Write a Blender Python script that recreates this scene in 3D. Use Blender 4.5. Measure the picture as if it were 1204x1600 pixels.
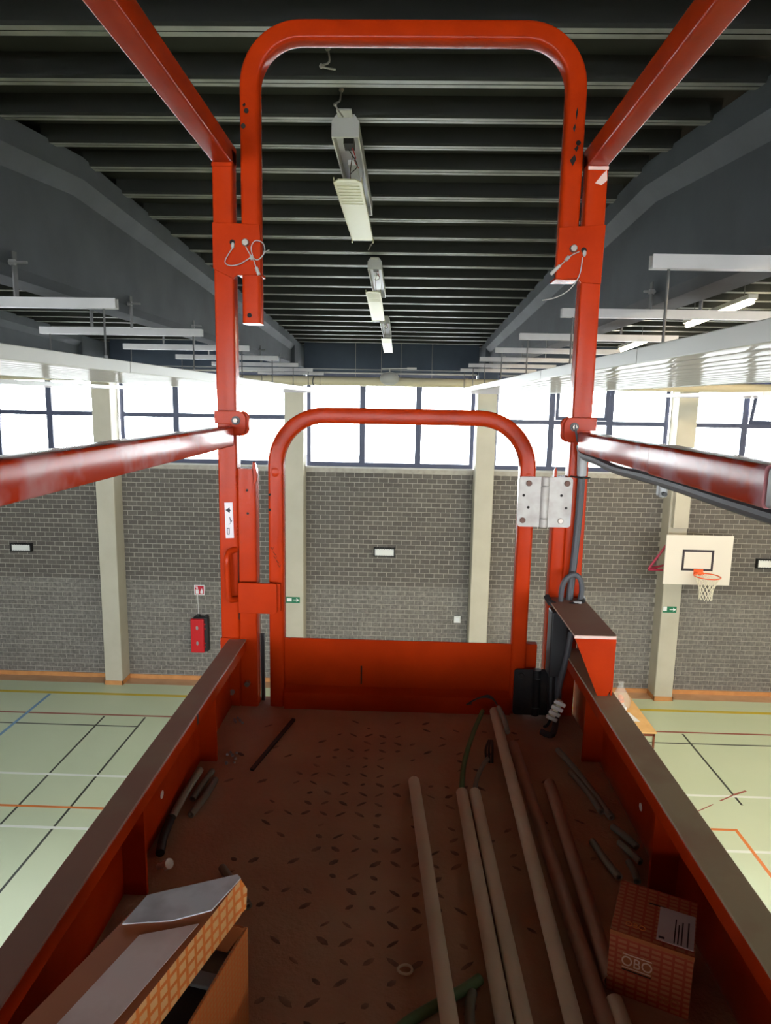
import bpy, math, random
from mathutils import Vector, Matrix

# ------------------------------------------------------------------ clear
for o in list(bpy.data.objects):
    bpy.data.objects.remove(o, do_unlink=True)
scene = bpy.context.scene
COL = scene.collection
rnd = random.Random(7)

# ------------------------------------------------------------------ camera
CAM_Z = 6.07
def cam_axes(p, y, r):
    p, y, r = (math.radians(a) for a in (p, y, r))
    f = Vector((-math.sin(y) * math.cos(p), math.cos(y) * math.cos(p), -math.sin(p)))
    x = Vector((math.cos(y), math.sin(y), 0))
    u = x.cross(f)
    X = math.cos(r) * x + math.sin(r) * u
    U = -math.sin(r) * x + math.cos(r) * u
    return X, U, f
cam_data = bpy.data.cameras.new('camera')
cam = bpy.data.objects.new('camera', cam_data)
COL.objects.link(cam)
cam_data.sensor_fit = 'VERTICAL'
cam_data.sensor_height = 36.0
cam_data.lens = 36.0 * 1067.0 / 1600.0
cam_data.clip_start = 0.01
cam_data.clip_end = 500
_X, _U, _F = cam_axes(9.24, 1.47, 1.07)
_m = Matrix((_X, _U, -_F)).transposed().to_4x4()
_m.translation = Vector((0, 0, CAM_Z))
cam.matrix_world = _m
scene.camera = cam

# ------------------------------------------------------------------ light
scene.view_settings.view_transform = 'Standard'
scene.view_settings.look = 'None'
scene.view_settings.gamma = 1.0
scene.view_settings.use_curve_mapping = False
scene.view_settings.exposure = 1.2
SKY = 14.0
LAMP = 72.0
world = bpy.data.worlds.new('overcast_sky')
scene.world = world
world.use_nodes = True
bg = world.node_tree.nodes['Background']
bg.inputs['Color'].default_value = (0.97, 0.975, 1.0, 1)
bg.inputs['Strength'].default_value = SKY
# window rows of the hall (columns carry the bays); portals guide the daylight
COLX = [-13.55, -9.75, -6.06, -2.20, 1.61, 5.51, 9.32, 13.1]
BAYS = [(COLX[i] + 0.187, COLX[i + 1] - 0.187) for i in range(len(COLX) - 1)]
SILL, WTOP = 4.69, 6.60
WALL_Y, BACK_Y = 14.0, -5.2
for yy, rot in ((WALL_Y + 0.02, (math.radians(-90), 0, 0)), (BACK_Y - 0.02, (math.radians(90), 0, 0))):
    for a, b in BAYS:
        ld = bpy.data.lights.new('window_daylight', 'AREA')
        ld.shape = 'RECTANGLE'
        ld.size = b - a
        ld.size_y = WTOP - SILL
        ld.cycles.is_portal = True
        lo = bpy.data.objects.new('window_daylight', ld)
        lo.location = ((a + b) / 2, yy, (SILL + WTOP) / 2)
        lo.rotation_euler = rot
        COL.objects.link(lo)

# ------------------------------------------------------------------ materials
def lin(c):
    return tuple(((v / 255) / 12.92 if v / 255 <= 0.04045 else ((v / 255 + 0.055) / 1.055) ** 2.4) for v in c)

def new_mat(name):
    m = bpy.data.materials.new(name)
    m.use_nodes = True
    return m, m.node_tree.nodes, m.node_tree.links, m.node_tree.nodes['Principled BSDF']

def mat(name, col, rough=0.5, metal=0.0, col2=None, nscale=8.0, nlo=0.4, nhi=0.7, bump=0.0, bscale=60.0, spec=0.5, emit=None, coat=0.0, detail=4.0):
    m, N, L, b = new_mat(name)
    b.inputs['Base Color'].default_value = (*col, 1)
    b.inputs['Roughness'].default_value = rough
    b.inputs['Metallic'].default_value = metal
    b.inputs['Specular IOR Level'].default_value = spec
    b.inputs['Coat Weight'].default_value = coat
    g = N.new('ShaderNodeNewGeometry')
    if col2 is not None:
        n = N.new('ShaderNodeTexNoise')
        n.inputs['Scale'].default_value = nscale
        n.inputs['Detail'].default_value = detail
        L.new(g.outputs['Position'], n.inputs['Vector'])
        r = N.new('ShaderNodeValToRGB')
        r.color_ramp.elements[0].position = nlo
        r.color_ramp.elements[0].color = (*col, 1)
        r.color_ramp.elements[1].position = nhi
        r.color_ramp.elements[1].color = (*col2, 1)
        L.new(n.outputs['Fac'], r.inputs['Fac'])
        L.new(r.outputs['Color'], b.inputs['Base Color'])
    if bump > 0:
        n2 = N.new('ShaderNodeTexNoise')
        n2.inputs['Scale'].default_value = bscale
        n2.inputs['Detail'].default_value = 3
        L.new(g.outputs['Position'], n2.inputs['Vector'])
        bp = N.new('ShaderNodeBump')
        bp.inputs['Strength'].default_value = bump
        bp.inputs['Distance'].default_value = 0.01
        L.new(n2.outputs['Fac'], bp.inputs['Height'])
        L.new(bp.outputs['Normal'], b.inputs['Normal'])
    if emit:
        b.inputs['Emission Color'].default_value = (*emit[0], 1)
        b.inputs['Emission Strength'].default_value = emit[1]
    return m

M = {}
M['orange'] = mat('orange_paint', (0.39, 0.028, 0.0030), 0.22, col2=(0.33, 0.023, 0.0030), nscale=14, bump=0.03, bscale=120, spec=0.11)
M['dust_beige'] = mat('beige_dust', (0.42, 0.32, 0.20), 0.85, col2=(0.36, 0.20, 0.13), nscale=9, nlo=0.5, nhi=0.75)
M['dust'] = mat('dusty_paint', (0.36, 0.19, 0.145), 0.85, col2=(0.38, 0.25, 0.18), nscale=9, nlo=0.45, nhi=0.72)
M['chip'] = mat('chipped_paint', (0.62, 0.42, 0.36), 0.6)
M['bar_paint'] = mat('mottled_shiny_paint', (0.36, 0.026, 0.006), 0.2, col2=(0.40, 0.16, 0.17), nscale=9, nlo=0.5, nhi=0.6, spec=0.055, bump=0.02, bscale=30)  # shiny orange paint with random pinkish patches
M['plate'] = mat('dusty_floor_plate', (0.44, 0.235, 0.15), 0.9, col2=(0.52, 0.32, 0.20), nscale=7, nlo=0.35, nhi=0.7, bump=0.25, bscale=160)
M['tread'] = mat('worn_tread', (0.12, 0.065, 0.045), 0.7, col2=(0.36, 0.18, 0.115), nscale=30)
M['black'] = mat('black_rubber', (0.012, 0.012, 0.014), 0.55)
M['hole'] = mat('hole_black', (0.008, 0.004, 0.003), 0.9)
M['blacksteel'] = mat('black_steel', (0.025, 0.025, 0.028), 0.4, metal=0.6, col2=(0.05, 0.04, 0.035), nscale=30)
M['steel'] = mat('brushed_steel', (0.40, 0.37, 0.345), 0.5, metal=0.15, col2=(0.31, 0.275, 0.25), nscale=35, spec=0.2)
M['bolt'] = mat('bolt_steel', (0.28, 0.24, 0.21), 0.4, metal=0.9)
M['rust'] = mat('rusty_bolt', (0.12, 0.06, 0.045), 0.7, metal=0.3)
M['wire'] = mat('steel_wire', (0.36, 0.34, 0.31), 0.5, metal=0.2, spec=0.3)
M['hose'] = mat('grey_hose', (0.065, 0.065, 0.072), 0.55, spec=0.3)
M['clamp'] = mat('grey_clamp', (0.28, 0.28, 0.28), 0.5)
M['pvc'] = mat('cream_pvc', (0.74, 0.65, 0.49), 0.5, col2=(0.66, 0.56, 0.40), nscale=9)
M['pvc_dirty'] = mat('dirty_pvc', (0.46, 0.27, 0.19), 0.6, col2=(0.38, 0.22, 0.15), nscale=14)
M['green_cable'] = mat('green_cable', (0.10, 0.20, 0.085), 0.5)
M['grey_cable'] = mat('olive_grey_cable', (0.20, 0.19, 0.15), 0.5)
M['white'] = mat('white_plastic', (0.75, 0.74, 0.72), 0.4)
M['paper'] = mat('white_paper', (0.82, 0.82, 0.83), 0.7)
M['label'] = mat('carton_label', (0.62, 0.56, 0.57), 0.6)
M['ink'] = mat('printed_ink', (0.03, 0.02, 0.03), 0.7)
M['print_white'] = mat('printed_white', (0.78, 0.55, 0.42), 0.6)
M['tape'] = mat('shiny_tape', (0.88, 0.70, 0.68), 0.3, coat=0.4, col2=(0.62, 0.40, 0.36), nscale=14)
M['tissue'] = mat('grey_film', (0.66, 0.66, 0.72), 0.4, col2=(0.40, 0.38, 0.42), nscale=26)
M['carton'] = mat('orange_card', (0.46, 0.13, 0.035), 0.55, col2=(0.38, 0.10, 0.03), nscale=12)
M['carton_edge'] = mat('brown_card_inside', (0.32, 0.2, 0.12), 0.8)
# hall
M['concrete_dark'] = mat('dark_painted_concrete', lin((72, 78, 84)), 0.75, col2=lin((62, 67, 72)), nscale=2.2, bump=0.08, bscale=25)
M['deck'] = mat('dark_deck_paint', lin((38, 40, 36)), 0.8, col2=lin((30, 32, 30)), nscale=1.5)
M['rib_edge'] = mat('rib_edge_pale', lin((140, 142, 136)), 0.55, col2=lin((112, 114, 108)), nscale=6)  # paler grey for the underside of the ribs
M['column'] = mat('cream_column', lin((190, 184, 168)), 0.7, col2=lin((183, 177, 160)), nscale=3)
M['frame'] = mat('navy_frame', lin((60, 66, 92)), 0.5)
M['white_metal'] = mat('white_metal', lin((190, 188, 186)), 0.4, col2=lin((176, 174, 172)), nscale=4)
M['rim'] = mat('cream_rim', lin((182, 180, 176)), 0.45)
M['concrete_cool_lit'] = mat('cool_lit_concrete', lin((62, 74, 90)), 0.75, col2=lin((54, 64, 80)), nscale=2.2)  # dark concrete with the cool window light put into its colour
M['duct'] = mat('cream_duct', lin((205, 194, 164)), 0.5)
M['rod'] = mat('threaded_rod', (0.11, 0.11, 0.11), 0.5, metal=0.5)
M['wood'] = mat('wood_trim', lin((205, 145, 88)), 0.5, col2=lin((190, 128, 74)), nscale=5)
M['border'] = mat('floor_border', lin((196, 158, 124)), 0.5, col2=lin((184, 146, 112)), nscale=3)
M['floor'] = mat('green_sports_floor', (0.57, 0.65, 0.47), 0.30, col2=(0.54, 0.63, 0.45), nscale=0.6, spec=0.28)
M['ln_yellow'] = mat('line_yellow', lin((205, 180, 50)), 0.4)
M['ln_red'] = mat('line_red', lin((150, 78, 62)), 0.45)
M['ln_black'] = mat('line_black', lin((52, 58, 50)), 0.5)
M['ln_blue'] = mat('line_blue', lin((108, 150, 190)), 0.45)
M['ln_white'] = mat('line_white', lin((226, 232, 226)), 0.4)
M['ln_orange'] = mat('line_orange', lin((214, 118, 40)), 0.4)
M['red'] = mat('cabinet_red', lin((200, 18, 30)), 0.4)
M['sign_red'] = mat('sign_red', lin((190, 15, 45)), 0.5)
M['sign_green'] = mat('sign_green', lin((10, 110, 75)), 0.5)
M['board'] = mat('backboard_white', lin((222, 214, 204)), 0.45)
M['rimorange'] = mat('hoop_orange', lin((235, 95, 40)), 0.4)
M['bracket_red'] = mat('bracket_red', lin((160, 25, 60)), 0.45)
M['net'] = mat('net_cord', lin((232, 226, 208)), 0.8)
M['tabletop'] = mat('table_beech', lin((228, 182, 118)), 0.4, col2=lin((220, 170, 105)), nscale=6)
M['tableleg'] = mat('table_leg_brown', lin((120, 58, 30)), 0.5)
M['lamp_tray'] = mat('yellowed_reflector', lin((208, 202, 162)), 0.45)
M['lamp_body'] = mat('lamp_body', lin((196, 195, 190)), 0.45)
M['lamp_in'] = mat('lamp_inside', lin((225, 224, 236)), 0.4)
M['lens'] = mat('lamp_lens', lin((225, 225, 222)), 0.4)
M['tube_on'] = mat('lit_tube', (1, 1, 1), 0.5, emit=((1.0, 0.80, 0.52), LAMP))
M['ground'] = mat('pale_paving', (0.5, 0.5, 0.5), 0.9)
M['plain_wall'] = mat('plain_wall', lin((140, 136, 130)), 0.85, col2=lin((128, 124, 118)), nscale=3)
M['wire_red'] = mat('wire_red', (0.5, 0.01, 0.02), 0.5)
M['wire_brown'] = mat('wire_brown', (0.15, 0.09, 0.05), 0.5)
M['bag_orange'] = mat('orange_bits', lin((225, 140, 90)), 0.5)

def glass_mat():
    m, N, L, b = new_mat('window_glass')
    N.remove(b)
    out = N['Material Output']
    t = N.new('ShaderNodeBsdfTransparent'); t.inputs['Color'].default_value = (0.93, 0.96, 0.96, 1)
    g = N.new('ShaderNodeBsdfGlossy'); g.inputs['Roughness'].default_value = 0.03
    f = N.new('ShaderNodeFresnel'); f.inputs['IOR'].default_value = 1.45
    mx = N.new('ShaderNodeMixShader')
    L.new(f.outputs['Fac'], mx.inputs['Fac']); L.new(t.outputs[0], mx.inputs[1]); L.new(g.outputs[0], mx.inputs[2])
    L.new(mx.outputs[0], out.inputs['Surface'])
    return m
M['glass'] = glass_mat()

def bag_mat():
    m, N, L, b = new_mat('clear_bag')
    N.remove(b)
    out = N['Material Output']
    t = N.new('ShaderNodeBsdfTransparent')
    g = N.new('ShaderNodeBsdfPrincipled'); g.inputs['Base Color'].default_value = (0.85, 0.85, 0.85, 1); g.inputs['Roughness'].default_value = 0.25
    mx = N.new('ShaderNodeMixShader'); mx.inputs['Fac'].default_value = 0.22
    L.new(t.outputs[0], mx.inputs[1]); L.new(g.outputs[0], mx.inputs[2]); L.new(mx.outputs[0], out.inputs['Surface'])
    return m
M['bag'] = bag_mat()

def panel_mat():
    m, N, L, b = new_mat('glossy_panel')
    N.remove(b)
    out = N['Material Output']
    df = N.new('ShaderNodeBsdfDiffuse'); df.inputs['Color'].default_value = (*lin((196, 190, 200)), 1)
    gl = N.new('ShaderNodeBsdfGlossy'); gl.inputs['Roughness'].default_value = 0.05
    mx = N.new('ShaderNodeMixShader'); mx.inputs['Fac'].default_value = 0.05
    g = N.new('ShaderNodeNewGeometry')
    mp = N.new('ShaderNodeMapping'); mp.inputs['Scale'].default_value = (7, 1.6, 1)
    n = N.new('ShaderNodeTexNoise'); n.inputs['Scale'].default_value = 1.6; n.inputs['Detail'].default_value = 2
    bp = N.new('ShaderNodeBump'); bp.inputs['Strength'].default_value = 0.08; bp.inputs['Distance'].default_value = 0.02
    L.new(g.outputs['Position'], mp.inputs['Vector']); L.new(mp.outputs[0], n.inputs['Vector'])
    L.new(n.outputs['Fac'], bp.inputs['Height']); L.new(bp.outputs[0], gl.inputs['Normal'])
    L.new(df.outputs[0], mx.inputs[1]); L.new(gl.outputs[0], mx.inputs[2]); L.new(mx.outputs[0], out.inputs['Surface'])
    return m
M['panel'] = panel_mat()

def brick_mat():
    # block tone per piece (mesh attribute), slurry-washed lower band of the wall
    m, N, L, b = new_mat('concrete_brick')
    b.inputs['Roughness'].default_value = 0.9
    g = N.new('ShaderNodeNewGeometry')
    a = N.new('ShaderNodeAttribute'); a.attribute_name = 'tone'
    n = N.new('ShaderNodeTexNoise'); n.inputs['Scale'].default_value = 26; n.inputs['Detail'].default_value = 5
    L.new(g.outputs['Position'], n.inputs['Vector'])
    add = N.new('ShaderNodeMath'); add.operation = 'MULTIPLY_ADD'; add.inputs[1].default_value = 0.55
    L.new(n.outputs['Fac'], add.inputs[0]); L.new(a.outputs['Fac'], add.inputs[2])
    r = N.new('ShaderNodeValToRGB')
    r.color_ramp.elements[0].position = 0.25; r.color_ramp.elements[0].color = (*lin((84, 79, 75)), 1)
    r.color_ramp.elements[1].position = 0.95; r.color_ramp.elements[1].color = (*lin((116, 110, 103)), 1)
    L.new(add.outputs[0], r.inputs['Fac'])
    # slurry wash below 2.2 m
    s = N.new('ShaderNodeSeparateXYZ'); L.new(g.outputs['Position'], s.inputs[0])
    n2 = N.new('ShaderNodeTexNoise'); n2.inputs['Scale'].default_value = 2.2; n2.inputs['Detail'].default_value = 6
    L.new(g.outputs['Position'], n2.inputs['Vector'])
    low = N.new('ShaderNodeMapRange'); low.inputs['From Min'].default_value = 2.24; low.inputs['From Max'].default_value = 2.18
    L.new(s.outputs['Z'], low.inputs['Value'])
    amt = N.new('ShaderNodeMapRange'); amt.inputs['From Min'].default_value = 0.3; amt.inputs['From Max'].default_value = 0.62
    amt.inputs['To Min'].default_value = 0.5; amt.inputs['To Max'].default_value = 0.95
    L.new(n2.outputs['Fac'], amt.inputs['Value'])
    mu = N.new('ShaderNodeMath'); mu.operation = 'MULTIPLY'
    L.new(low.outputs[0], mu.inputs[0]); L.new(amt.outputs[0], mu.inputs[1])
    mx = N.new('ShaderNodeMix'); mx.data_type = 'RGBA'
    L.new(mu.outputs[0], mx.inputs['Factor']); L.new(r.outputs['Color'], mx.inputs[6])
    r2 = N.new('ShaderNodeValToRGB')
    r2.color_ramp.elements[0].position = 0.35; r2.color_ramp.elements[0].color = (*lin((102, 98, 94)), 1)
    r2.color_ramp.elements[1].position = 0.75; r2.color_ramp.elements[1].color = (*lin((146, 141, 134)), 1)
    n3 = N.new('ShaderNodeTexNoise'); n3.inputs['Scale'].default_value = 16; n3.inputs['Detail'].default_value = 6
    L.new(g.outputs['Position'], n3.inputs['Vector']); L.new(n3.outputs['Fac'], r2.inputs['Fac'])
    L.new(r2.outputs['Color'], mx.inputs[7])
    L.new(mx.outputs[2], b.inputs['Base Color'])
    return m
M['brick'] = brick_mat()
M['mortar'] = mat('mortar', lin((172, 166, 156)), 0.95, col2=lin((154, 148, 139)), nscale=9)

def cell_mat(name, ax1, ax2, w, h, cellcol, lincol, gap, offset=0.0, rowshift=0.0):
    # printed packaging pattern on object coordinates
    m, N, L, b = new_mat(name)
    b.inputs['Roughness'].default_value = 0.5
    tc = N.new('ShaderNodeTexCoord'); s = N.new('ShaderNodeSeparateXYZ'); c = N.new('ShaderNodeCombineXYZ')
    L.new(tc.outputs['Object'], s.inputs[0])
    L.new(s.outputs[ax1], c.inputs[0]); L.new(s.outputs[ax2], c.inputs[1])
    br = N.new('ShaderNodeTexBrick')
    br.offset = offset; br.squash = 1.0
    br.inputs['Scale'].default_value = 1.0
    br.inputs['Brick Width'].default_value = w; br.inputs['Row Height'].default_value = h
    br.inputs['Mortar Size'].default_value = gap; br.inputs['Mortar Smooth'].default_value = 0.35
    br.inputs['Color1'].default_value = (*cellcol, 1); br.inputs['Color2'].default_value = (*cellcol, 1)
    br.inputs['Mortar'].default_value = (*lincol, 1)
    L.new(c.outputs[0], br.inputs['Vector']); L.new(br.outputs['Color'], b.inputs['Base Color'])
    return m
M['cells_yz'] = cell_mat('print_grid_side', 'Y', 'Z', 0.0125, 0.0112, (0.66, 0.36, 0.16), (0.62, 0.16, 0.025), 0.0022)
M['dash_xz'] = cell_mat('print_dash_front', 'X', 'Z', 0.0115, 0.0062, (0.50, 0.16, 0.07), (0.42, 0.055, 0.02), 0.0016)
M['dash_xy'] = cell_mat('print_dash_top', 'X', 'Y', 0.0115, 0.0062, (0.50, 0.16, 0.07), (0.42, 0.055, 0.02), 0.0016)
M['fine_yz'] = cell_mat('print_fine_side', 'Y', 'Z', 0.006, 0.006, (0.46, 0.17, 0.06), (0.50, 0.12, 0.02), 0.0011)

# ------------------------------------------------------------------ mesh helpers
class MB:
    def __init__(s):
        s.v, s.f, s.mi = [], [], []
    def add(s, verts, faces, mi=0):
        k = len(s.v)
        s.v += [tuple(p) for p in verts]
        for f in faces:
            s.f.append([i + k for i in f]); s.mi.append(mi)
        return s
    def box(s, x0, x1, y0, y1, z0, z1, mi=0):
        v = [(x0, y0, z0), (x1, y0, z0), (x1, y1, z0), (x0, y1, z0), (x0, y0, z1), (x1, y0, z1), (x1, y1, z1), (x0, y1, z1)]
        return s.add(v, [(0, 3, 2, 1), (4, 5, 6, 7), (0, 1, 5, 4), (1, 2, 6, 5), (2, 3, 7, 6), (3, 0, 4, 7)], mi)
    def prism(s, poly, a0, a1, axis='z', mi=0):
        # poly: 2D ring; axis z -> (x,y), y -> (x,z), x -> (y,z)
        def P(p, a):
            return {'z': (p[0], p[1], a), 'y': (p[0], a, p[1]), 'x': (a, p[0], p[1])}[axis]
        n = len(poly)
        v = [P(p, a0) for p in poly] + [P(p, a1) for p in poly]
        f = [tuple(range(n))[::-1], tuple(range(n, 2 * n))] + [(i, (i + 1) % n, n + (i + 1) % n, n + i) for i in range(n)]
        if axis == 'y':
            f = [q[::-1] for q in f]
        return s.add(v, f, mi)
    def loft(s, rings, caps=True, mi=0, closed=False):
        n = len(rings[0]); v = [p for r in rings for p in r]; f = []
        m = len(rings)
        for a in range(m if closed else m - 1):
            b = (a + 1) % m
            for i in range(n):
                j = (i + 1) % n
                f.append((a * n + i, a * n + j, b * n + j, b * n + i))
        if caps and not closed:
            f.append(tuple(range(n))[::-1]); f.append(tuple(range((m - 1) * n, m * n)))
        return s.add(v, f, mi)
    def sweep(s, path, prof, normal=None, caps=True, mi=0, closed=False):
        P = [Vector(p) for p in path]; rings = []; up = Vector(normal) if normal else None
        n = len(P); prev = None
        for i in range(n):
            if closed:
                t = (P[(i + 1) % n] - P[i - 1]).normalized()
            else:
                t = (P[min(i + 1, n - 1)] - P[max(i - 1, 0)]).normalized()
            if up is not None:
                b = up.normalized(); a = b.cross(t).normalized(); b = t.cross(a)
            else:
                if prev is None:
                    ref = Vector((0, 0, 1)) if abs(t.z) < 0.9 else Vector((1, 0, 0))
                    a = ref.cross(t).normalized()
                else:
                    a = (prev - t * prev.dot(t)).normalized()
                b = t.cross(a); prev = a
            rings.append([P[i] + a * q[0] + b * q[1] for q in prof])
        return s.loft(rings, caps, mi, closed)
    def tube(s, path, r, n=10, caps=True, mi=0, closed=False):
        prof = [(r * math.cos(2 * math.pi * i / n), r * math.sin(2 * math.pi * i / n)) for i in range(n)]
        return s.sweep(path, prof, None, caps, mi, closed)
    def pipe(s, path, r, ri, n=14, mi=0, mi_in=None):
        # hollow open tube with ring ends
        P = [Vector(p) for p in path]
        out = MB(); inn = MB()
        out.tube(P, r, n, caps=False); inn.tube(P, ri, n, caps=False)
        k = len(out.v); m = len(P)
        s.add(out.v, out.f, mi)
        s.add(inn.v, [f[::-1] for f in inn.f], mi if mi_in is None else mi_in)
        base = len(s.v) - 2 * k
        for a in (0, m - 1):
            for i in range(n):
                j = (i + 1) % n
                q = [base + a * n + i, base + a * n + j, base + k + a * n + j, base + k + a * n + i]
                s.f.append(q[::-1] if a else q); s.mi.append(mi)
        return s
    def cyl(s, p0, p1, r, n=14, mi=0):
        return s.tube([p0, p1], r, n, True, mi)
    def ball(s, c, r, seg=10, rings=6, sc=(1, 1, 1), mi=0):
        v = []; f = []
        for i in range(rings + 1):
            th = math.pi * i / rings
            for j in range(seg):
                ph = 2 * math.pi * j / seg
                v.append((c[0] + r * sc[0] * math.sin(th) * math.cos(ph), c[1] + r * sc[1] * math.sin(th) * math.sin(ph), c[2] + r * sc[2] * math.cos(th)))
        for i in range(rings):
            for j in range(seg):
                k = (j + 1) % seg
                f.append((i * seg + j, (i + 1) * seg + j, (i + 1) * seg + k, i * seg + k))
        return s.add(v, f, mi)
    def xf(s, mtx):
        s.v = [tuple(mtx @ Vector(p)) for p in s.v]
        return s
    def mesh(s, name, off=(0, 0, 0), mats=(), angle=35):
        me = bpy.data.meshes.new(name)
        me.from_pydata([(p[0] - off[0], p[1] - off[1], p[2] - off[2]) for p in s.v], [], s.f)
        for m in mats:
            me.materials.append(m)
        me.polygons.foreach_set('material_index', s.mi)
        me.polygons.foreach_set('use_smooth', [True] * len(s.f))
        me.update()
        me.set_sharp_from_angle(angle=math.radians(angle))
        return me

WLOC = {}
def wloc(o):
    p = Vector((0, 0, 0))
    while o is not None:
        p += o.location; o = o.parent
    return p
def build(name, mb, mats, parent=None, bevel=0.0, angle=35, seg=2):
    """one mesh object from world coordinates; origin at its base (or its parent's origin)"""
    if not isinstance(mats, (list, tuple)):
        mats = [mats]
    mats = [M[m] if isinstance(m, str) else m for m in mats]
    if parent is None:
        xs, ys, zs = zip(*mb.v)
        off = Vector(((min(xs) + max(xs)) / 2, (min(ys) + max(ys)) / 2, min(zs)))
        loc = off
    else:
        off = wloc(parent); loc = Vector((0, 0, 0))
    o = bpy.data.objects.new(name, mb.mesh(name, off, mats, angle))
    COL.objects.link(o)
    o.location = loc
    o.parent = parent
    if bevel > 0:
        b = o.modifiers.new('edge', 'BEVEL'); b.width = bevel; b.segments = seg; b.limit_method = 'ANGLE'; b.angle_limit = math.radians(50)
    return o
def tag(o, label, cat, group=None):
    o['label'] = label; o['category'] = cat
    if group: o['group'] = group
    return o
def struct(o):
    o['kind'] = 'structure'
    return o
def thing(name, loc, label, cat, group=None):
    o = bpy.data.objects.new(name, None)
    o.empty_display_size = 0.1
    o.location = loc
    COL.objects.link(o)
    return tag(o, label, cat, group)
def copy_tree(o, parent=None):
    c = o.copy(); COL.objects.link(c); c.parent = parent
    for ch in list(o.children):
        copy_tree(ch, c)
    return c
def rrect(w, h, r, k=3):
    pts = []
    for cx, cy, a0 in ((w / 2 - r, h / 2 - r, 0), (-w / 2 + r, h / 2 - r, 90), (-w / 2 + r, -h / 2 + r, 180), (w / 2 - r, -h / 2 + r, 270)):
        for i in range(k + 1):
            a = math.radians(a0 + 90 * i / k)
            pts.append((cx + r * math.cos(a), cy + r * math.sin(a)))
    return pts
def smooth_path(pts, n=8):
    P = [Vector(p) for p in pts]; out = []
    for i in range(len(P) - 1):
        p0 = P[max(i - 1, 0)]; p1 = P[i]; p2 = P[i + 1]; p3 = P[min(i + 2, len(P) - 1)]
        for k in range(n):
            t = k / n
            out.append(0.5 * ((2 * p1) + (-p0 + p2) * t + (2 * p0 - 5 * p1 + 4 * p2 - p3) * t * t + (-p0 + 3 * p1 - 3 * p2 + p3) * t ** 3))
    out.append(P[-1])
    return out

# ================================================================== THE HALL
X0, X1 = -13.8, 13.35
# ------------------------------------------------------------------ floor
floor = struct(build('floor', MB().box(X0, X1, BACK_Y, 13.66, -0.2, 0.0), 'floor'))
b = MB(); b.box(X0, X1, 13.66, WALL_Y, -0.2, 0.001)
build('border_strip', b, 'border', floor)
def line(p, q, w, m):
    p = Vector((p[0], p[1], 0)); q = Vector((q[0], q[1], 0)); d = (q - p).normalized(); n = Vector((-d.y, d.x, 0)) * w / 2
    z0, z1 = 0.0, line.z
    line.z += 0.00008
    a = [p + n, p - n, q - n, q + n]
    mb = MB().add([(v.x, v.y, z0) for v in a] + [(v.x, v.y, z1) for v in a], [(4, 5, 6, 7), (0, 1, 5, 4), (1, 2, 6, 5), (2, 3, 7, 6), (3, 0, 4, 7)])
    return build('court_line', mb, m, floor)
line.z = 0.0012
line((-13, 13.135), (12.8, 13.135), 0.10, 'ln_yellow')
line((-13, 12.21), (12.8, 12.21), 0.05, 'ln_red')
line((-13, 11.775), (-4.83, 11.775), 0.035, 'ln_black')
line((3.2, 11.775), (12.8, 11.775), 0.035, 'ln_black')
line((-5.63, 12.15), (-5.66, 2), 0.035, 'ln_black')
line((-4.84, 12.15), (-4.89, 2), 0.035, 'ln_black')
line((5.342, 12.14), (5.343, 9.85), 0.035, 'ln_black')
line((-7.16, 13.06), (-7.22, 2), 0.06, 'ln_blue')
line((-13, 10.085), (12.8, 10.085), 0.055, 'ln_white')
line((-13, 8.72), (12.8, 8.72), 0.055, 'ln_white')
line((-13, 9.21), (4.97, 9.21), 0.05, 'ln_orange')
line((4.95, 9.235), (4.93, 2), 0.05, 'ln_orange')
for a, bb, w in (((5.60, 10.26), (5.34, 10.13), 0.035), ((5.33, 10.12), (5.05, 9.95), 0.022), ((4.9, 9.85), (4.58, 9.65), 0.016)):
    line(a, bb, w, 'ln_red')

# ------------------------------------------------------------------ far wall
wb = MB()
wb.box(X0, X1, WALL_Y, WALL_Y + 0.25, -0.2, SILL)
wb.box(X0, X1, WALL_Y, WALL_Y + 0.25, WTOP, 7.75)
wall_far = struct(build('wall_far', wb, 'mortar'))
# blocks 20 x 10 cm in half bond; nearest-to-centre ones are single pieces
BW, BH, JT = 0.2, 0.1, 0.011
def brick_mesh(w, tone):
    m = MB()
    x, z, d, c = w / 2, (BH - JT) / 2, 0.008, 0.003
    v = [(-x, 0, -z), (x, 0, -z), (x, 0, z), (-x, 0, z), (-x + c, -d, -z + c), (x - c, -d, -z + c), (x - c, -d, z - c), (-x + c, -d, z - c)]
    m.add(v, [(4, 5, 6, 7), (0, 1, 5, 4), (1, 2, 6, 5), (2, 3, 7, 6), (3, 0, 4, 7)])
    me = m.mesh('brick', (0, 0, 0), [M['brick']])
    at = me.attributes.new('tone', 'FLOAT', 'POINT')
    at.data.foreach_set('value', [tone] * 8)
    return me
tones = [brick_mesh(BW - JT, 0.12 + 0.045 * k) for k in range(6)]
rest = MB(); rest_t = []
single = []
cells = []
for (a, bb) in BAYS[1:6]:
    nrow = int(SILL / BH)
    for r in range(nrow):
        z = (r + 0.5) * BH
        x = a + (0.0 if r % 2 else -BW / 2)
        while x < bb:
            xa, xb = max(x + JT / 2, a), min(x + BW - JT / 2, bb)
            if xb - xa > 0.03:
                cells.append((xa, xb, z))
            x += BW
cells_full = [c for c in cells if c[1] - c[0] > BW - JT - 1e-4 and -2.0 < c[0] < 1.45 and 2.3 < c[2] < 4.6]
pick = set(id(c) for c in sorted(cells_full, key=lambda c: -c[2])[:300])
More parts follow.
